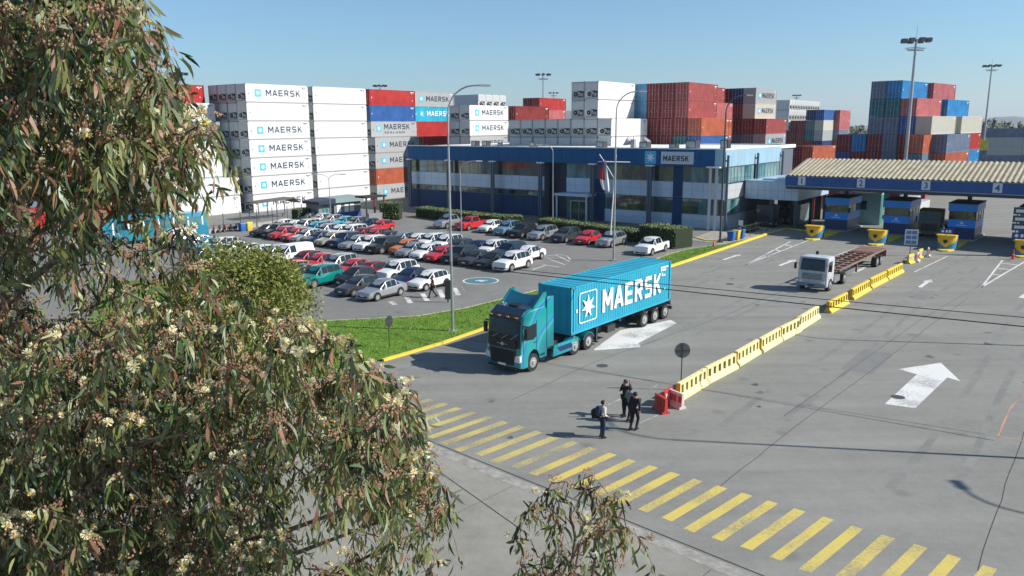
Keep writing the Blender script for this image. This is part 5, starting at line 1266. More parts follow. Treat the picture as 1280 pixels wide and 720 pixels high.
for i in range(2):
    for j in range(3): b = MB(); b.box(-.5+i*.53, -.03+i*.53, -.06, -.052, 1.25+j*.5, 1.62+j*.5); b.build('panel', mat('board_blue', (.12, .2, .38), .5), bo)
p = at(1276, 320); o = empty('lane_sign', (p.x, p.y, 0), R(-25), 'stack of dark lane signs over a small blue plate at the right edge', 'sign')
b = MB(); b.tube([(-.7, .05, 0), (-.7, .05, 5)], .05, 6); b.tube([(.9, .05, 0), (.9, .05, 5)], .05, 6); b.build('post', M_pole_dark, o)
for k in range(3):
    b = MB(); b.box(-1.1, 1.2, -.06, 0, 2.6+k*.82, 3.32+k*.82); q = b.build('board', mat('board_slate', (.05, .06, .08), .5), o)
    b = MB(); b.box(-.9, .1, -.075, -.062, 2.8+k*.82, 3.1+k*.82); b.box(.3, 1.0, -.075, -.062, 2.8+k*.82, 3.1+k*.82); b.build('stripe', mat('board_white', (.6, .62, .65), .5), q)
b = MB(); b.box(-1.0, .9, -.08, 0, 1.75, 2.4); q = b.build('board', mat('board_blue2', (.02, .06, .22), .5), o)
b = MB(); b.cyl((-.6, -.1, 2.08), (-.6, -.085, 2.08), .17, n=12); b.box(-.25, .0, -.1, -.085, 1.92, 2.24); b.box(.12, .5, -.1, -.085, 1.92, 2.24); b.build('marks', M_logo_white, q)
p = W(93.9, -16.3); o = empty('lane_sign', (p.x, p.y, 1.62), R(-25), 'small blue plate standing on the third crash cushion', 'sign')
b = MB(); b.box(-.62, .62, -.05, 0, .15, .75); q = b.build('board', mat('board_blue2', (.02, .06, .22), .5), o); b = MB(); b.box(-.03, .03, -.03, .03, 0, .15); b.build('post', M_pole_dark, o)
b = MB(); b.cyl((-.35, -.07, .45), (-.35, -.055, .45), .13, n=12); b.box(-.08, .1, -.07, -.055, .32, .58); b.box(.2, .42, -.07, -.055, .32, .58); b.build('marks', M_logo_white, q)
def cone(px, py, label, h=.75):
    p = at(px, py); o = empty('traffic_cone', (p.x, p.y, 0), 0, label, 'traffic cone'); b = MB(); b.box(-.2, .2, -.2, .2, 0, .04); b.cyl((0, 0, .04), (0, 0, h), .15, .03, 12); b.build('cone', mat('cone_red', (.65, .06, .04), .5), o)
    b = MB(); b.cyl((0, 0, h*.45), (0, 0, h*.65), .1, .07, 12, caps=False); b.build('band', M_white, o)
cone(1266, 324, 'red traffic cone at the foot of the rightmost crash cushion', 1.0); cone(892, 309, 'small red cone on the grass at the hedge end')
def bin_(px, py, m, label):
    p = at(px, py); o = empty('waste_bin', (p.x, p.y, 0), R(-38), label, 'bin', 'waste bins'); b = MB(); b.prism([(-.32, .12), (-.4, 1.0), (.4, 1.0), (.32, .12)], -.38, .38); b.box(-.3, -.2, -.3, .3, 0, .12); b.box(.2, .3, -.3, .3, 0, .12); b.build('tub', m, o, bevel=.02)
    b = MB(); b.prism([(-.44, 1.0), (-.4, 1.12), (.4, 1.12), (.44, 1.0)], -.43, .43); b.build('lid', m, o)
M_blu = mat('bin_blue', (.02, .12, .42), .5); M_ybin = mat('bin_yellow', (.6, .45, .03), .5)
for px, py, m_, lab in ((914, 301, M_blu, 'blue bin left of the yellow one at the office corner'), (920, 299.5, M_ybin, 'yellow bin between two blue bins at the office corner'), (926, 298, M_blu, 'blue bin right of the yellow one at the office corner'),
    (303, 289, M_blu, 'blue bin by the fence beside the parked motorcycles'), (311, 288, M_ybin, 'yellow bin by the fence next to a blue bin')): bin_(px, py, m_, lab)
p = at(925, 296); o = empty('notice_sign', (p.x, p.y, 0), R(-30), 'small white notice on a post behind the bins', 'sign'); b = MB(); b.tube([(0, 0, 0), (0, 0, 2)], .03, 6); b.build('post', M_galv, o); b = MB(); b.box(-.25, .25, -.04, -.01, 1.4, 2.0); b.build('board', M_white, o)
# railing in front of the gatehouse
o = empty('railing', W(88.5, -37.2), TH, 'thin dark railing along the office side of the lane', 'railing')
b = MB()
for k in range(7): b.tube([(k*1.8, 0, 0), (k*1.8, 0, 1.5)], .03, 6)
b.build('posts', M_pole_dark, o); b = MB()
for z in (.3, .9, 1.45): b.tube([(0, 0, z), (10.8, 0, z)], .018, 5)
b.build('rails', M_pole_dark, o)
# red barrier arm post left of booth 1
p = at(1015, 296); o = empty('boom_post', (p.x, p.y, 0), 0, 'slender red post at the first crash cushion', 'post'); b = MB(); b.tube([(0, 0, 0), (0, 0, 4.6)], .05, 8); b.build('pole', mat('post_red', (.4, .05, .04), .5), o); b = MB(); b.box(-.15, .15, -.15, .15, 0, .2); b.build('foot', M_conc, o)
# flagpole with yard arm and gaff
p = at(762, 308); o = empty('flagpole', (p.x, p.y, 0), 0, 'white flagpole with a yard arm and a striped flag before the office', 'flagpole')
M_wm = mat('mast_white', (.65, .65, .65), .4); b = MB(); b.tube([(0, 0, 0), (.55, .0, 10.2)], [.09, .05], 8); b.build('pole', M_wm, o)
b = MB(); b.tube([(-1.4, 0, 9.5), (2.1, 0, 9.4)], .06, 6); b.build('yard_arm', M_wm, o); b = MB(); b.tube([(.4, 0, 7.6), (-1.3, 0, 10.3)], .05, 6); b.build('gaff', M_wm, o)
b = MB(); nx, nz = 8, 18; v = []
for j in range(nz+1):
    for i in range(nx+1):
        u, t = i/nx, j/nz; wd = .55+.35*math.sin(math.pi*t); x = -1.15+.5*t+wd*(u-.3)*1.1+.12*math.sin(6*t+2*u); v.append((x, .18*math.sin(u*11+t*3), 9.9-3.5*t-.25*u))
fs = [(j*(nx+1)+i, j*(nx+1)+i+1, (j+1)*(nx+1)+i+1, (j+1)*(nx+1)+i) for j in range(nz) for i in range(nx)]
o_ = len(b.v); b.v += v
for q, fc in enumerate(fs):
    j, i = divmod(q, nx); b.f.append(fc); b.sm.append(True); b.m.append(2 if j < 5 and i < 4 else (0 if i > 4 or j > 11 else 1))
b.build('flag', [mat('flag_white', (.65, .65, .68), .8), mat('flag_red', (.42, .03, .04), .8), mat('flag_blue', (.03, .06, .25), .8)], o, fix=False)
# ================================================================== HEDGES AND SMALL TREES
M_leafd = mat('leaf_dark', (.035, .065, .015), .6); M_leafm = mat('leaf_mid', (.075, .12, .02), .6); M_leafl = mat('leaf_light', (.18, .22, .045), .6)
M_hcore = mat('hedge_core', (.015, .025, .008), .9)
def hedge(pts, wd, h, label, group='clipped hedges'):
    P = [Vector((p.x, p.y, 0)) for p in pts]; o = empty('hedge', P[0], 0, label, 'hedge', group); b = MB(); c_ = MB(); hr = random.Random(len(label))
    for i in range(len(P)-1):
        a_, e_ = P[i]-P[0], P[i+1]-P[0]; d = (e_-a_); L = d.length; d.normalize(); n = Vector((-d.y, d.x, 0)); w2 = wd/2-.08
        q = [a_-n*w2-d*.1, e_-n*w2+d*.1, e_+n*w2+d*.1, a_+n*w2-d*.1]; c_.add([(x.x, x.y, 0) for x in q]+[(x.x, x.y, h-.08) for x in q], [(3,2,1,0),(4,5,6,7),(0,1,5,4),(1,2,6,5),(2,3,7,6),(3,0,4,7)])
        N = int(L*(2*h+wd)*70)
        for _ in range(N):
            u = hr.uniform(-.15, L+.15); k = hr.random()*(2*h+wd); j = lambda: hr.uniform(-.10, .08)
            if k < h: y, z = -wd/2+j(), k
            elif k < 2*h: y, z = wd/2-j(), k-h
            else: y, z = k-2*h-wd/2, h+j()+.05*math.sin(u*1.7)
            c = a_+d*u+n*y; s_ = hr.uniform(.05, .11); r1 = Vector((hr.uniform(-1, 1), hr.uniform(-1, 1), hr.uniform(-1, 1))).normalized()*s_; r2 = r1.orthogonal().normalized()*s_*.6
            c = Vector((c.x, c.y, z)); b.add([c-r1, c+r2, c+r1, c-r2], [(0,1,2,3)], hr.choice((0, 0, 1, 1, 2)))
    for s_ in (0,): pass
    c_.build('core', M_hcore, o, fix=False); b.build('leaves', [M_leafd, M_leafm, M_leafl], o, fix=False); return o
hedge([W(84.5, -86), W(82.6, -75), W(82.2, -68), W(84.0, -66.3)], 2.2, 1.5, 'long clipped hedge behind the silver and red pickups')
hedge([W(84.0, -62.5), W(82.0, -53), W(80.5, -45.5)], 2.0, 1.35, 'long low hedge behind the silver and red cars')
hedge([W(80.4, -44.6), W(79.2, -39.6)], 3.0, 2.2, 'tall hedge block at the right end beside the white pickup')
hedge([at(478, 274), at(500, 274)], 2.4, 2.5, 'square hedge block left of the office')
hedge([at(370, 278), at(387, 276)], 1.6, 1.9, 'dark green hedge block beside the kiosk')
hedge([at(930, 291), at(944, 287)], 1.0, .8, 'small hedge at the foot of the office side wall')
# planters with pale plants along the hedge top / office foot
# ================================================================== KIOSK, FENCE, SHELTER, CABIN
p = at(399, 278); kx = at(452, 272); ky = math.atan2(kx.y-p.y, kx.x-p.x)
o = empty('gate_kiosk', (p.x, p.y, 0), ky, 'low kiosk with dark awning, white windows and blue lower wall', 'kiosk'); L = (kx-p).length
b = MB(); b.box(0, L, 0, 3.2, 0, 1.1, 0); b.box(.05, L-.05, .05, 3.1, 1.1, 2.6, 1); b.build('walls', [mat('kiosk_blue', (.02, .07, .25), .5), mat('kiosk_wall', (.16, .19, .2), .5)], o)
b = MB(); b.prism([(-.4, 2.6), (-.4, 3.0), (2.5, 3.3), (2.5, 2.65)], -.8, 3.4); b.build('awning', mat('awning_navy', (.01, .02, .05), .6), o)
b = MB(); b.prism([(2.5, 2.6), (2.5, 3.25), (L+.2, 3.35), (L+.2, 2.6)], -.5, 3.4); b.build('roof', mat('kiosk_roof', (.2, .27, .29), .6), o)
for x in (.8, 3.2, 4.6, 5.6): b = MB(); b.box(x, x+.75, -.03, .04, 1.15, 2.3); b.build('window', M_white if x > 3 else M_g2, o)
b = MB(); b.box(2.0, 2.7, -.04, .03, 0, 2.2); b.build('door', M_g1, o)
q = at(462, 276); o = empty('gate_portal', (q.x, q.y, 0), ky, 'dark open portal with red posts beside the kiosk', 'portal')
b = MB(); b.box(-.6, 3.4, 0, 2.4, 3.3, 3.55); b.build('roof', M_dark, o)
for x in (-.3, 1.2, 3.0): b = MB(); b.box(x, x+.18, .2, .4, 0, 3.3); b.build('post', mat('post_maroon', (.2, .02, .02), .5) if x > 0 else M_pole_dark, o)
b = MB(); b.box(-.8, 3.8, -.9, -.6, 0, 1.15); b.build('counter', mat('counter_grey', (.2, .2, .21), .6), o)
A_, B_ = at(258, 293), at(392, 274); d = B_-A_; L = d.length; o = empty('fence', (A_.x, A_.y, 0), math.atan2(d.y, d.x), 'wire mesh fence on thin posts in front of the white stacks', 'fence')
for k in range(int(L/2.8)+1): b = MB(); b.tube([(k*2.8, 0, 0), (k*2.8, 0, 2.5)], .05, 6); b.build('post', M_pole_dark, o)
b = MB()
for k in range(12): b.tube([(0, 0, .1+k*.2), (L, 0, .1+k*.2)], .008, 3)
for k in range(int(L/.3)): b.tube([(k*.3, 0, .1), (k*.3, 0, 2.4)], .006, 3)
b.build('mesh', M_galv, o, fix=False)
b = MB(); b.box(0, L, .1, .4, 0, .55); b.build('plinth', M_conc, o)
q = at(322, 276); o = empty('shelter', (q.x, q.y, 0), ky, 'open shelter with a flat brown roof beneath the lowest logo', 'shelter'); b = MB(); b.prism([(0, 2.5), (0, 2.65), (6.6, 2.95), (7.6, 2.2), (7.5, 2.1), (6.5, 2.8)], 0, 3); b.build('roof', mat('shelter_brown', (.10, .085, .07), .7), o)
for x in (.3, 3.4, 6.4):
    b = MB(); b.box(x, x+.1, .1, .2, 0, 2.5); b.build('post', M_pole_dark, o)
    b = MB(); b.box(x, x+.1, 2.7, 2.8, 0, 2.5); b.build('post', M_pole_dark, o)
b = MB(); b.box(.6, 6.0, 2.0, 2.4, .42, .5); b.box(.8, .9, 2.1, 2.3, 0, .42); b.box(5.6, 5.7, 2.1, 2.3, 0, .42); b.build('bench', M_bnavy, o)
def motorcycle(px, py, m, label):
    p = at(px, py); o = empty('motorcycle', (p.x, p.y, 0), R(-70), label, 'motorcycle', 'motorcycles parked by the fence')
    for x in (-.65, .65): b = MB(); b.cyl((x, -.06, .3), (x, .06, .3), .3, n=14); w_ = b.build('wheel', M_rubber, o)
    b = MB(); b.prism([(-.55, .45), (-.75, .8), (-.1, .78), (.1, .95), (.4, .92), (.5, .7), (.2, .35), (-.2, .3)], -.13, .13); b.build('body', m, o, bevel=.03)
    b = MB(); b.tube([(.65, 0, .3), (.42, 0, 1.0)], .035, 6); b.tube([(.4, -.35, 1.02), (.42, 0, .98), (.4, .35, 1.02)], .02, 6); b.build('fork', M_pole_dark, o)
for k, (px, c_) in enumerate(((268, M_redp), (275, M_black), (282, M_redp), (289, M_black), (296, M_black))): motorcycle(px, 291-k*.8, c_, f"{'red' if c_ is M_redp else 'black'} motorcycle, {ORD[k]} from left by the fence")
q = at(1068, 287); o = empty('gate_cabin', (q.x+2.0, q.y+6.0, 0), R(-30), 'pale turquoise cabin with a green door between the first two booths', 'cabin')
b = MB(); b.box(0, 3.6, 0, 3, 0, 4.2); b.build('walls', mat('cabin_turquoise', (.28, .52, .55), .5, var=.06), o); b = MB(); b.box(-.1, 3.7, -.1, 3.1, 4.2, 4.35); b.build('roof', M_unit, o)
b = MB(); b.box(1.0, 1.9, -.03, .0, 2.0, 3.2); b.build('window', M_g1, o); b = MB(); b.box(3.61, 3.66, .3, 2.6, 0, 4.0); b.build('door', mat('door_green', (.02, .2, .14), .5), o)
b = MB(); b.box(-.6, .8, -1.2, -.4, .0, 1.5); b.build('cabinet', mat('cabinet_slate', (.08, .11, .15), .5), o)
# teal bus at left behind the tree
A_, B_ = at(126, 309), at(262, 297); d = (B_-A_).normalized(); o = empty('bus', (A_.x, A_.y, 0), math.atan2(d.y, d.x), 'teal bus with white window posts half hidden behind the tree', 'bus'); L = (B_-A_).length
b = MB(); b.prism([(0, .4), (-.05, 1.4), (.15, 3.0), (.5, 3.3), (L-.4, 3.3), (L, 3.0), (L, .4)], 0, 2.5); b.build('body', mat('bus_teal', (.02, .30, .36), .3, coat=.6, c2=(.02, .16, .30), scale=.5), o, bevel=.08)
b = MB(); b.box(1.6, L-.6, -.02, .0, 1.75, 2.75)
b.build('side_windows', M_g2, o)
for k in range(7): b = MB(); x = 1.5+k*(L-2.2)/6; b.box(x-.09, x+.09, -.035, -.02, .6 if k == 0 else 1.7, 2.8); b.build('window_post', M_white, o)
b = MB(); b.box(-.03, .05, .2, 2.3, 1.5, 2.9); b.build('windshield', M_glass, o)
for x in (2.6, L-3): wheel_thing(o, 'wheel', (x, .12, .5), .5, .3, -1, M_rim)
# ================================================================== PEOPLE
def skin_mesh(name, verts, edges, radii, mats, parent, sub=2):
    me = bpy.data.meshes.new(name); me.from_pydata(verts, edges, []); o = bpy.data.objects.new(name, me); col.objects.link(o)
    o.modifiers.new('s', 'SKIN'); o.modifiers.new('u', 'SUBSURF').levels = sub; o.modifiers['u'].render_levels = sub
    for i, r in enumerate(radii):
        sv = me.skin_vertices[0].data[i]; sv.radius = r if hasattr(r, '__len__') else (r, r); sv.use_root = (i == 0)
    bpy.context.view_layer.update(); dg = bpy.context.evaluated_depsgraph_get()
    m2 = bpy.data.meshes.new_from_object(o.evaluated_get(dg)); bpy.data.objects.remove(o)
    m2.materials.clear(); m2.materials.append(mats)
    for p in m2.polygons: p.use_smooth = True
    q = bpy.data.objects.new(name, m2); col.objects.link(q); q.parent = parent; return q
M_skin = mat('skin', (.33, .17, .11), .55); M_hair = mat('hair', (.012, .009, .008), .7)
def person(loc, rz, label, pose, top, bottom, shoe=M_black, coat=False, extra=None, h=1.74):
    o = empty('person', loc, rz, label, 'person'); k = h/1.74
    o.scale = (k, k, k)
    J = dict(pel=(0, 0, .95), wst=(0, 0, 1.10), ch=(0, 0, 1.32), nk=(0, 0, 1.48), hd=(.02, 0, 1.58), top=(.01, 0, 1.68),
             ls=(0, .19, 1.42), le=(-.03, .25, 1.14), lw=(.05, .25, .90), rs=(0, -.19, 1.42), re=(-.03, -.25, 1.14), rw=(.05, -.25, .90),
             lh=(0, .09, .92), lk=(.02, .10, .50), la=(-.02, .10, .09), rh=(0, -.09, .92), rk=(.02, -.10, .50), ra=(-.02, -.10, .09))
    J.update(pose)
    V = {n_: Vector(p) for n_, p in J.items()}
    names = ['pel', 'wst', 'ch', 'nk', 'hd', 'top', 'ls', 'le', 'lw', 'rs', 're', 'rw', 'lh', 'lk', 'la', 'rh', 'rk', 'ra']
    rad = dict(pel=(.13, .10), wst=(.12, .09), ch=(.14, .10), nk=.055, hd=(.085, .10), top=.075, ls=.06, le=.042, lw=.03, rs=.06, re=.042, rw=.03, lh=.085, lk=.058, la=.04, rh=.085, rk=.058, ra=.04)
    E = [('pel','wst'),('wst','ch'),('ch','nk'),('nk','hd'),('hd','top'),('ch','ls'),('ls','le'),('le','lw'),('ch','rs'),('rs','re'),('re','rw'),('pel','lh'),('lh','lk'),('lk','la'),('pel','rh'),('rh','rk'),('rk','ra')]
    vs = [V[n_] for n_ in names]; rs = [rad[n_] for n_ in names]; es = [(names.index(a), names.index(c)) for a, c in E]
    for sd_, wn, en in (('l', 'lw', 'le'), ('r', 'rw', 're')):      # hands: palm and five fingers
        d = (V[wn]-V[en]).normalized(); sgn = 1 if sd_ == 'l' else -1; a = d.cross(Vector((0, 1, 0))); a = a.normalized() if a.length > .1 else Vector((1, 0, 0))
        pi = len(vs); vs.append(V[wn]+d*.07); rs.append((.034, .02)); es.append((names.index(wn), pi))
        for f_, (off, ln) in enumerate(((-.028, .065), (-.01, .078), (.01, .072), (.028, .055))):
            b1 = len(vs); vs.append(V[wn]+d*.105+a*off); rs.append(.0095); es.append((pi, b1))
            vs.append(V[wn]+d*(.105+ln)+a*off*1.2-Vector((0, sgn*.02, 0))); rs.append(.0075); es.append((b1, b1+1))
        b1 = len(vs); vs.append(V[wn]+d*.05+a*.045); rs.append(.011); es.append((pi, b1)); vs.append(V[wn]+d*.09+a*.068); rs.append(.009); es.append((b1, b1+1))
    # nose, toes
    ni = len(vs); vs.append(V['hd']+Vector((.105, 0, .01))); rs.append(.016); es.append((names.index('hd'), ni))
    skin_mesh('body', vs, es, rs, M_skin, o)
    f = 1.22 if coat else 1.14
    def sub(name, ns, ed, m, g=f, **over):
        vv = [over.get(n_, V[n_]) for n_ in ns]; rr = []
        for n_ in ns:
            r = rad[n_]; r = r if hasattr(r, '__len__') else (r, r); rr.append((r[0]*g+.008, r[1]*g+.008))
        skin_mesh(name, vv, [(ns.index(a), ns.index(c)) for a, c in ed], rr, m, o)
    sub('jacket' if coat else 'shirt', ['wst', 'ch', 'nk', 'ls', 'le', 'lw', 'rs', 're', 'rw', 'pel'], [('wst','ch'),('ch','nk'),('ch','ls'),('ls','le'),('le','lw'),('ch','rs'),('rs','re'),('re','rw'),('wst','pel')], top, nk=V['nk']-Vector((0, 0, .03)), lw=V['le'].lerp(V['lw'], .9), rw=V['re'].lerp(V['rw'], .9))
    sub('trousers', ['pel', 'lh', 'lk', 'la', 'rh', 'rk', 'ra'], [('pel','lh'),('lh','lk'),('lk','la'),('pel','rh'),('rh','rk'),('rk','ra')], bottom, 1.15)
    for n_ in ('la', 'ra'):
        c = V[n_]; b = MB(); b.prism([(c.x-.08, c.z-.088), (c.x-.08, c.z+.02), (c.x+.02, c.z+.02), (c.x+.17, c.z-.04), (c.x+.18, c.z-.088)], c.y-.045, c.y+.045); b.build('shoe', shoe, o, bevel=.012)
    hc = V['hd']+Vector((-.012, 0, .055)); b = MB(); bm = bmesh.new(); bmesh.ops.create_icosphere(bm, subdivisions=2, radius=.112)
    for v_ in list(bm.verts):
        if v_.co.z < -.07 or (v_.co.x > .06 and v_.co.z < .03): bm.verts.remove(v_)
    me = bpy.data.meshes.new('hair'); bm.to_mesh(me); bm.free(); me.materials.append(M_hair)
    for p_ in me.polygons: p_.use_smooth = True
    hh = bpy.data.objects.new('hair', me); col.objects.link(hh); hh.parent = o; hh.location = hc
    if extra: extra(o, V)
    return o
M_blackc = mat('cloth_black', (.012, .013, .016), .9); M_greyc = mat('cloth_grey', (.10, .12, .13), .9); M_whitec = mat('cloth_white', (.62, .62, .64), .9); M_navyc = mat('cloth_navy', (.015, .025, .06), .9); M_tealc = mat('cloth_slate', (.14, .2, .22), .9)
def at0(px, py): p = at(px, py); return (p.x, p.y, .0)
person(at0(781, 520), R(-150), 'person in dark clothes waving with a raised bare arm near the barriers', dict(lw=(.12, .46, 1.72), le=(.05, .42, 1.42), rw=(.22, -.12, 1.22), re=(.05, -.27, 1.16), lk=(.08, .1, .5), la=(.1, .1, .09)), M_blackc, M_blackc, h=1.8)
person(at0(787, 527), R(40), 'person in a slate top half hidden behind the one in black', dict(lw=(.2, .1, 1.1), le=(.0, .26, 1.14), lk=(.12, .1, .5), la=(.0, .1, .1)), M_tealc, M_blackc, h=1.7)
person(at0(793, 537), R(50), 'person in a long black jacket walking away from the crosswalk', dict(rk=(.14, -.1, .5), ra=(-.02, -.1, .12), lk=(-.02, .1, .5), la=(-.18, .1, .12), lw=(.1, .3, .92), rw=(-.1, -.3, .92)), M_blackc, M_blackc, coat=True, h=1.78)
def backpack(o, V):
    b = MB(); b.prism([(-.13, 1.05), (-.3, 1.07), (-.32, 1.35), (-.24, 1.48), (-.12, 1.46)], -.15, .15); b.build('backpack', M_navyc, o, bevel=.03)
person(at0(753, 547), R(20), 'person in a white shirt with a dark backpack and a bag beside the crosswalk', dict(lw=(.16, .30, 1.08), le=(-.04, .31, 1.15), rw=(.12, -.22, 1.05)), M_whitec, M_navyc, extra=backpack, h=1.72)
# the bag that person carries
p = at(746.5, 545); b = MB(); b.M = Matrix.Translation((p.x-.02, p.y+.1, 0)); b.prism([(-.22, .8), (-.26, 1.12), (-.12, 1.25), (.12, 1.25), (.24, 1.1), (.2, .8)], -.1, .1); tag(b.build('shoulder_bag', M_blackc, bevel=.03), 'black bag held at the side of the person in white', 'bag')
person(at0(541, 372), R(-165), 'person in black striding across the parking lot by the roundel', dict(lk=(.2, .1, .52), la=(.32, .1, .1), rk=(-.05, -.1, .5), ra=(-.34, -.1, .14), lw=(-.15, .28, .95), rw=(.2, -.26, .98)), M_blackc, M_blackc, h=1.78)
# low sign and cabinet seen beside the lamp post
p = at(560, 378); b = MB(); b.box(p.x-.22, p.x+.22, p.y-.06, p.y+.06, .25, 1.75); b.box(p.x-.05, p.x+.05, p.y-.03, p.y+.03, 0, .25); tag(b.build('parking_sign', mat('sign_dark', (.03, .035, .035), .6)), 'dark upright parking sign left of the lawn lamp post', 'sign')
# ================================================================== FAR BACKGROUND
fr = random.Random(3); b = MB()
for i in range(2600):
    a = R(fr.uniform(46, 140)); d = fr.uniform(380, 1000) if a < R(75) else fr.uniform(550, 1100); x, y = d*math.cos(a), d*math.sin(a); h = fr.uniform(9, 15)*(1+.2*math.sin(a*37)); w_ = fr.uniform(3, 6)
    mi = fr.choice((0, 0, 1, 2))
    for k in range(16):
        u, t = fr.uniform(0, 6.28), fr.random()**.6; rr_ = w_*math.sin(math.pi*min(.97, t*.75+.25))*fr.uniform(.5, 1); c = Vector((x+rr_*math.cos(u), y+rr_*math.sin(u), h*t)); s_ = fr.uniform(.8, 1.9)
        r1 = Vector((fr.uniform(-1, 1), fr.uniform(-1, 1), fr.uniform(-1, 1))).normalized()*s_; r2 = r1.orthogonal().normalized()*s_*.8; b.add([c-r1, c+r2, c+r1, c-r2], [(0,1,2,3)], mi)
M_f = [mat('forest_dark', (.03, .05, .02), .8), mat('forest_mid', (.05, .075, .03), .8), mat('forest_olive', (.07, .08, .035), .8)]
tag(b.build('forest', M_f, fix=False), kind='stuff')
b = MB(); v = []; n = 140; fs = []
for i in range(n+1):
    a = R(30+i*130/n); h = 55+45*math.sin(i*.13)+22*math.sin(i*.41+1)+9*math.sin(i*1.3)
    for d, z in ((5200, -5), (6200, h*.8), (6900, h*1.25), (7600, -5)): v.append((d*math.cos(a), d*math.sin(a), z))
for i in range(n):
    for j in range(3): fs.append((4*i+j, 4*i+j+1, 4*i+j+5, 4*i+j+4))
b.add(v, fs, 0, True); tag(b.build('hills', mat('hill_green', (.05, .075, .045), .9, var=.2, scale=.002), fix=False), kind='structure')
b = MB(); b.box(-9000, 9000, -600, 8200, -1.5, 240); hz = b.build('haze', mat('x', (1, 1, 1)), None); hz.data.materials.clear()
hm = bpy.data.materials.new('haze_air'); hm.use_nodes = True; n = hm.node_tree; n.nodes.remove(n.nodes['Principled BSDF']); pv = n.nodes.new('ShaderNodeVolumePrincipled')
pv.inputs['Color'].default_value = (.80, .88, 1, 1); pv.inputs['Density'].default_value = .00009; pv.inputs['Anisotropy'].default_value = .2; n.links.new(pv.outputs[0], n.nodes['Material Output'].inputs['Volume'])
hz.data.materials.append(hm); tag(hz, kind='stuff')
# ================================================================== TREES NEAR THE CAMERA
tr_ = random.Random(21)
ML = [mat('gum_green', (.075, .13, .04), .42, trans=.22), mat('gum_olive', (.15, .165, .05), .45, trans=.22), mat('gum_grey', (.16, .20, .11), .45, trans=.18), mat('gum_light', (.25, .26, .10), .45, trans=.28), mat('gum_red', (.21, .10, .055), .5, trans=.15), mat('gum_dark_shade', (.035, .045, .02), .45, trans=.12)]  # the last also puts the crown's shaded depth into leaf colour
M_bark = mat('gum_bark', (.22, .17, .13), .85, c2=(.12, .08, .06), scale=6); M_twig = mat('gum_twig', (.075, .045, .03), .8)
M_bloom = mat('bloom_cream', (.72, .66, .46), .8, trans=.2); M_bloomc = mat('bloom_yellow', (.55, .33, .06), .8); M_bud = mat('bud_pink', (.33, .19, .11), .6); M_bud2 = mat('bud_brown', (.22, .11, .07), .7)
def leaf(b, base, d, L, wd, mi):
    """lanceolate sickle leaf: 5 stations"""
    d = d.normalized(); side = d.cross(Vector((tr_.uniform(-1, 1), tr_.uniform(-1, 1), tr_.uniform(-.3, .3)))).normalized(); cur = side*L*tr_.uniform(-.22, .22); nrm = d.cross(side)*L*tr_.uniform(-.1, .1)
    v = []
    for t, w_ in ((0, .12), (.22, .85), (.5, 1.), (.78, .62)):
        c = base+d*(L*t)+(cur+nrm)*(4*t*(1-t))*.8+Vector((0, 0, -L*.12*t*t)); v += [c-side*wd*w_*.5, c+side*wd*w_*.5]
    v.append(base+d*L+(cur+nrm)*0-Vector((0, 0, L*.12)))
    b.add(v, [(0,1,3,2), (2,3,5,4), (4,5,7,6), (6,7,8)], mi)
def bloom(b, c, r, mi=0):
    ax = Vector((tr_.uniform(-1, 1), tr_.uniform(-1, 1), tr_.uniform(-.2, 1))).normalized(); e1 = ax.orthogonal().normalized(); e2 = ax.cross(e1)
    n = 38
    for k in range(n):
        a = 2*math.pi*k/n+tr_.uniform(-.1, .1); el = tr_.uniform(-.35, 1.35); dd = (e1*math.cos(a)+e2*math.sin(a))*math.cos(el)+ax*math.sin(el); sd_ = ax.cross(dd).normalized()*r*.13
        b.add([c, c+dd*r-sd_, c+dd*r*1.02+sd_], [(0,1,2)], mi)
    b.cyl(c-ax*r*.5, c+ax*r*.12, r*.16, r*.34, 6, mi=1, smooth=False)
def bud(b, c, r, mi):
    b.add([c+Vector((0, 0, r*1.3)), c+Vector((r, 0, 0)), c+Vector((-r*.5, r*.87, 0)), c+Vector((-r*.5, -r*.87, 0)), c-Vector((0, 0, r*1.3))], [(0,1,2), (0,2,3), (0,3,1), (4,2,1), (4,3,2), (4,1,3)], mi)
def in_poly(x, y, P):
    c = False; j = len(P)-1
    for i in range(len(P)):
        if (P[i][1] > y) != (P[j][1] > y) and x < (P[j][0]-P[i][0])*(y-P[i][1])/(P[j][1]-P[i][1])+P[i][0]: c = not c
        j = i
    return c
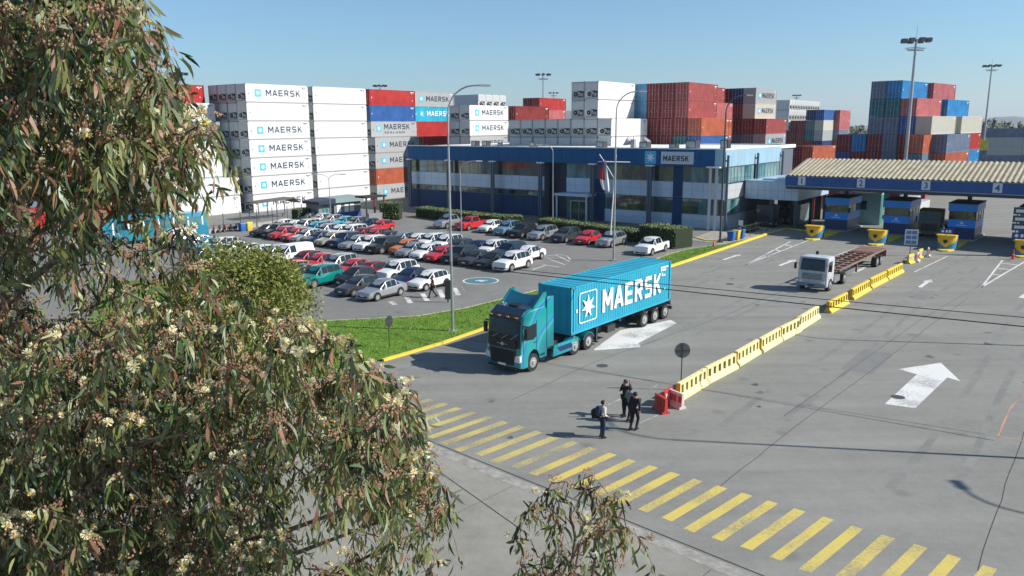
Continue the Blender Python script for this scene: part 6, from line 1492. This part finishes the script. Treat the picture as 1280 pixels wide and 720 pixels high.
def gum_tree(trunk_pts, trunk_r, clusters, label, name='eucalyptus_tree', nleaf=(24, 40), limbs=34, bloomrate=.42, dark=.38):
    root = empty(name, trunk_pts[0], 0, label, 'tree'); O = Vector(trunk_pts[0])
    tp = [Vector(p)-O for p in trunk_pts]; b = MB(); b.tube(tp, trunk_r, 12); trunk = b.build('trunk', M_bark, root)
    Lf, Tw, Lb, Fl = MB(), MB(), MB(), MB()
    cl = [Vector(c)-O for c in clusters]
    # limbs: seeds chosen far apart, each bends from the trunk to its seed
    seeds = [cl[0]]
    while len(seeds) < min(limbs, len(cl)):
        best = max((tr_.choice(cl) for _ in range(40)), key=lambda c: min((c-s).length for s in seeds)); seeds.append(best)
    nodes = []
    for s in seeds:
        # leave the trunk below the seed
        tz = min(max(s.z-(.5+.45*math.hypot(s.x-tp[-1].x, s.y-tp[-1].y)), tp[1].z), tp[-1].z)
        base = None
        for i in range(len(tp)-1):
            if tp[i].z <= tz <= tp[i+1].z: base = tp[i].lerp(tp[i+1], (tz-tp[i].z)/(tp[i+1].z-tp[i].z))
        base = base or tp[-1]; s2 = s-Vector((0, 0, .15)); mid = base.lerp(s2, .5)+Vector((tr_.uniform(-.2, .2), tr_.uniform(-.2, .2), tr_.uniform(.05, .4))); pts = []
        for k in range(9):
            t = k/8; pts.append(base*(1-t)**2+mid*2*t*(1-t)+s2*t*t+Vector((tr_.uniform(-.03, .03), tr_.uniform(-.03, .03), tr_.uniform(-.03, .03)))*(1 if 0 < k < 8 else 0))
        L = (s2-base).length; Lb.tube(pts, [.008+.010*L*(1-k/8) for k in range(9)], 6); nodes += pts[3:]
    cl.sort(key=lambda c: min((c-q).length_squared for q in nodes))
    for c in cl:
        nb = min(nodes, key=lambda q: (q-c).length_squared+.05*max(0, q.z-c.z)); nodes.append(c); m_ = nb.lerp(c, .5)+Vector((tr_.uniform(-.08, .08), tr_.uniform(-.08, .08), .06))
        Tw.tube([nb, m_, c], [.006, .005, .0035], 4)
        # drooping twig with leaves
        dd = Vector((tr_.uniform(-1, 1), tr_.uniform(-1, 1), 0)).normalized(); Lt = tr_.uniform(.25, .6); pts = [c]
        for k in range(1, 6): t = k/5; pts.append(c+dd*(Lt*.6*t)+Vector((0, 0, Lt*(.15*t-.9*t*t))))
        Tw.tube(pts, [.003, .0028, .0025, .002, .0018, .0012], 4)
        tone = tr_.random(); n_ = tr_.randint(*nleaf)
        pal = [0, 1, 2, 5, 5] if tone < dark else ([0, 1, 1, 2, 5] if tone < .62 else ([1, 3, 2, 3] if tone < .9 else [4, 1, 2, 0]))
        for k in range(n_):
            t = tr_.random()**.8*5; i = min(4, int(t)); q = pts[i].lerp(pts[i+1], t-i); o_ = Vector((tr_.gauss(0, 1), tr_.gauss(0, 1), 0))
            q = q+o_*.05*tr_.random(); d = Vector((o_.x*.34, o_.y*.34, -1+tr_.random()**3*1.1))
            leaf(Lf, q, d, tr_.choice((tr_.uniform(.05, .1), tr_.uniform(.09, .17))), tr_.uniform(.015, .029), tr_.choice(pal) if tr_.random() > .13 else 4)
        if tr_.random() < bloomrate:
            for k in range(tr_.randint(1, 5)):
                q = c+Vector((tr_.gauss(0, .06), tr_.gauss(0, .06), tr_.uniform(-.02, .08))); bloom(Fl, q, tr_.uniform(.022, .04))
        if tr_.random() < .85:
            for g_ in range(tr_.randint(1, 5)):
                q0 = pts[tr_.randint(0, 3)]+Vector((tr_.gauss(0, .05), tr_.gauss(0, .05), tr_.uniform(0, .05))); mi = tr_.choice((2, 2, 3))
                for k in range(tr_.randint(7, 15)): bud(Fl, q0+Vector((tr_.gauss(0, .022), tr_.gauss(0, .022), tr_.gauss(0, .018))), tr_.uniform(.005, .010), mi)
    lb = Lb.build('limbs', M_bark, root, fix=False); Tw.build('twigs', M_twig, root, fix=False); Lf.build('crown', ML, root, fix=False); f_ = Fl.build('flowers', [M_bloom, M_bloomc, M_bud, M_bud2], root, fix=False)
    tag(f_, kind='stuff'); print(name, 'leaf faces', len(Lf.f)); return root
OUT = [(-90, -110), (120, -110), (150, 0), (160, 40), (190, 75), (207, 100), (222, 140), (245, 165), (250, 205), (245, 240), (232, 262), (228, 290), (240, 318), (258, 348), (288, 378), (330, 402), (385, 418), (440, 432), (457, 456), (490, 478), (512, 505), (520, 560), (540, 600), (568, 650), (560, 700), (540, 800), (440, 1000), (-90, 1000)]
HOLES = [([(118, 248), (236, 240), (242, 288), (205, 312), (222, 370), (130, 385), (110, 320)], .42), ([(28, 140), (66, 140), (70, 235), (36, 235)], .35), ([(86, 92), (150, 88), (150, 178), (92, 182)], .3), ([(150, -20), (215, 30), (225, 130), (150, 110)], .45),
         ([(385, 545), (450, 530), (462, 600), (430, 720), (385, 720)], .07), ([(355, 640), (392, 640), (392, 800), (355, 800)], .15), ([(455, 690), (520, 690), (520, 760), (455, 760)], .4), ([(130, 120), (230, 120), (230, 200), (160, 200)], .75), ([(0, 0), (200, 0), (200, 240), (0, 240)], .6)]
def sample(n, out, holes, dn, df, bias=0):
    res = []; xs_ = [p[0] for p in out]; ys_ = [p[1] for p in out]
    while len(res) < n:
        x, y = tr_.uniform(min(xs_), max(xs_)), tr_.uniform(min(ys_), max(ys_))
        if not in_poly(x, y, out): continue
        if any(in_poly(x, y, h) and tr_.random() > k for h, k in holes): continue
        d = dn+(df-dn)*tr_.random()
        res.append(atd(x, y-22, d))
    return res
cl = sample(1050, OUT, HOLES, 5.0, 8.0)+sample(430, [(-90, -110), (150, -110), (160, 40), (190, 75), (225, 140), (245, 220), (150, 240), (-90, 260)], HOLES[1:4], 4.6, 7)+sample(560, [(-90, 420), (380, 430), (500, 500), (540, 640), (430, 640), (370, 560), (350, 640), (350, 800), (-90, 800)], [], 4.6, 7.0)
gum_tree([(-4.9, 6.9, 0), (-4.8, 6.9, 5), (-4.7, 6.7, 9.0), (-4.9, 6.8, 11.8), (-4.8, 6.6, 14.8)], [.30, .24, .17, .09, .03], cl, 'large eucalyptus with drooping leaves and cream blossoms filling the left foreground')
OUT2 = [(636, 672), (655, 640), (690, 628), (705, 600), (735, 612), (765, 622), (775, 660), (790, 690), (770, 760), (800, 900), (640, 900)]
cl2 = sample(80, OUT2, [], 5.2, 6.4)+[atd(x, y, 5.7) for x, y in ((707, 602), (733, 612), (745, 612), (762, 620), (783, 660), (720, 640), (690, 640))]
gum_tree([(.55, 5.8, 0), (.5, 5.85, 4), (.5, 5.8, 8), (.45, 5.7, 9.9)], [.16, .12, .07, .02], cl2, 'small eucalyptus tip poking up at the bottom centre over the crosswalk', nleaf=(16, 26), limbs=12, bloomrate=.15, dark=.6)
# bushy yellow-green tree behind the gum
def bushy(loc, H, Rr, label, n, mats, name='broadleaf_tree', ls=.09, flat=.9):
    root = empty(name, loc, 0, label, 'tree'); b = MB(); b.tube([(0, 0, 0), (.1, 0, H*.25), (0, .1, H*.5), (0, 0, H*.8)], [.2, .16, .1, .04], 8)
    for k in range(9): a = 2*math.pi*k/9; b.tube([(0, 0, H*.3+k*.1), (Rr*.3*math.cos(a), Rr*.3*math.sin(a), H*.5), (Rr*.75*math.cos(a), Rr*.75*math.sin(a), H*.62+.1*(k % 3))], [.07, .05, .02], 6)
    b.build('trunk', M_bark, root, fix=False)
    c_ = MB(); lumps = []
    for k in range(46):
        a, u = tr_.uniform(0, 6.28), tr_.uniform(-.5, 1); q = math.sqrt(max(0, 1-u*u)); lumps.append((Vector((Rr*.72*q*math.cos(a), Rr*.72*q*math.sin(a), H-Rr*flat+Rr*flat*u*.78)), Rr*tr_.uniform(.24, .42)))
    for _ in range(n):
        lc, lr = tr_.choice(lumps); d = Vector((tr_.gauss(0, 1), tr_.gauss(0, 1), tr_.gauss(0, 1)+.25)).normalized(); c = lc+d*lr*tr_.uniform(.55, 1.08); s_ = ls*tr_.uniform(.6, 1.3)
        r1 = (Vector((tr_.uniform(-1, 1), tr_.uniform(-1, 1), tr_.uniform(-1, 1)))+d*.3).normalized()*s_; r2 = r1.cross(d+Vector((tr_.uniform(-.7, .7), tr_.uniform(-.7, .7), tr_.uniform(-.7, .7)))).normalized()*s_*.42
        c_.add([c-r1, c-r2, c+r1, c+r2], [(0,1,2,3)], tr_.choice((0, 0, 1, 1, 2)) if lr > Rr*.3 else tr_.choice((0, 1, 2, 2)))
    c_.build('crown', mats, root, fix=False); return root
MB1 = [mat('bush_green', (.085, .12, .02), .6, trans=.2), mat('bush_olive', (.16, .18, .03), .6, trans=.2), mat('bush_gold', (.27, .25, .05), .6, trans=.2)]
p = atd(300, 400, 27); bushy((p.x, p.y, 0), 9.15, 2.85, 'bushy yellow green tree behind the drooping gum branches', 42000, MB1, ls=.075)
p = atd(200, 470, 22); bushy((p.x, p.y, 0), 7.0, 2.3, 'darker bushy tree hidden low behind the gum foliage', 9000, MB1[:1]+[M_leafm, M_leafd])
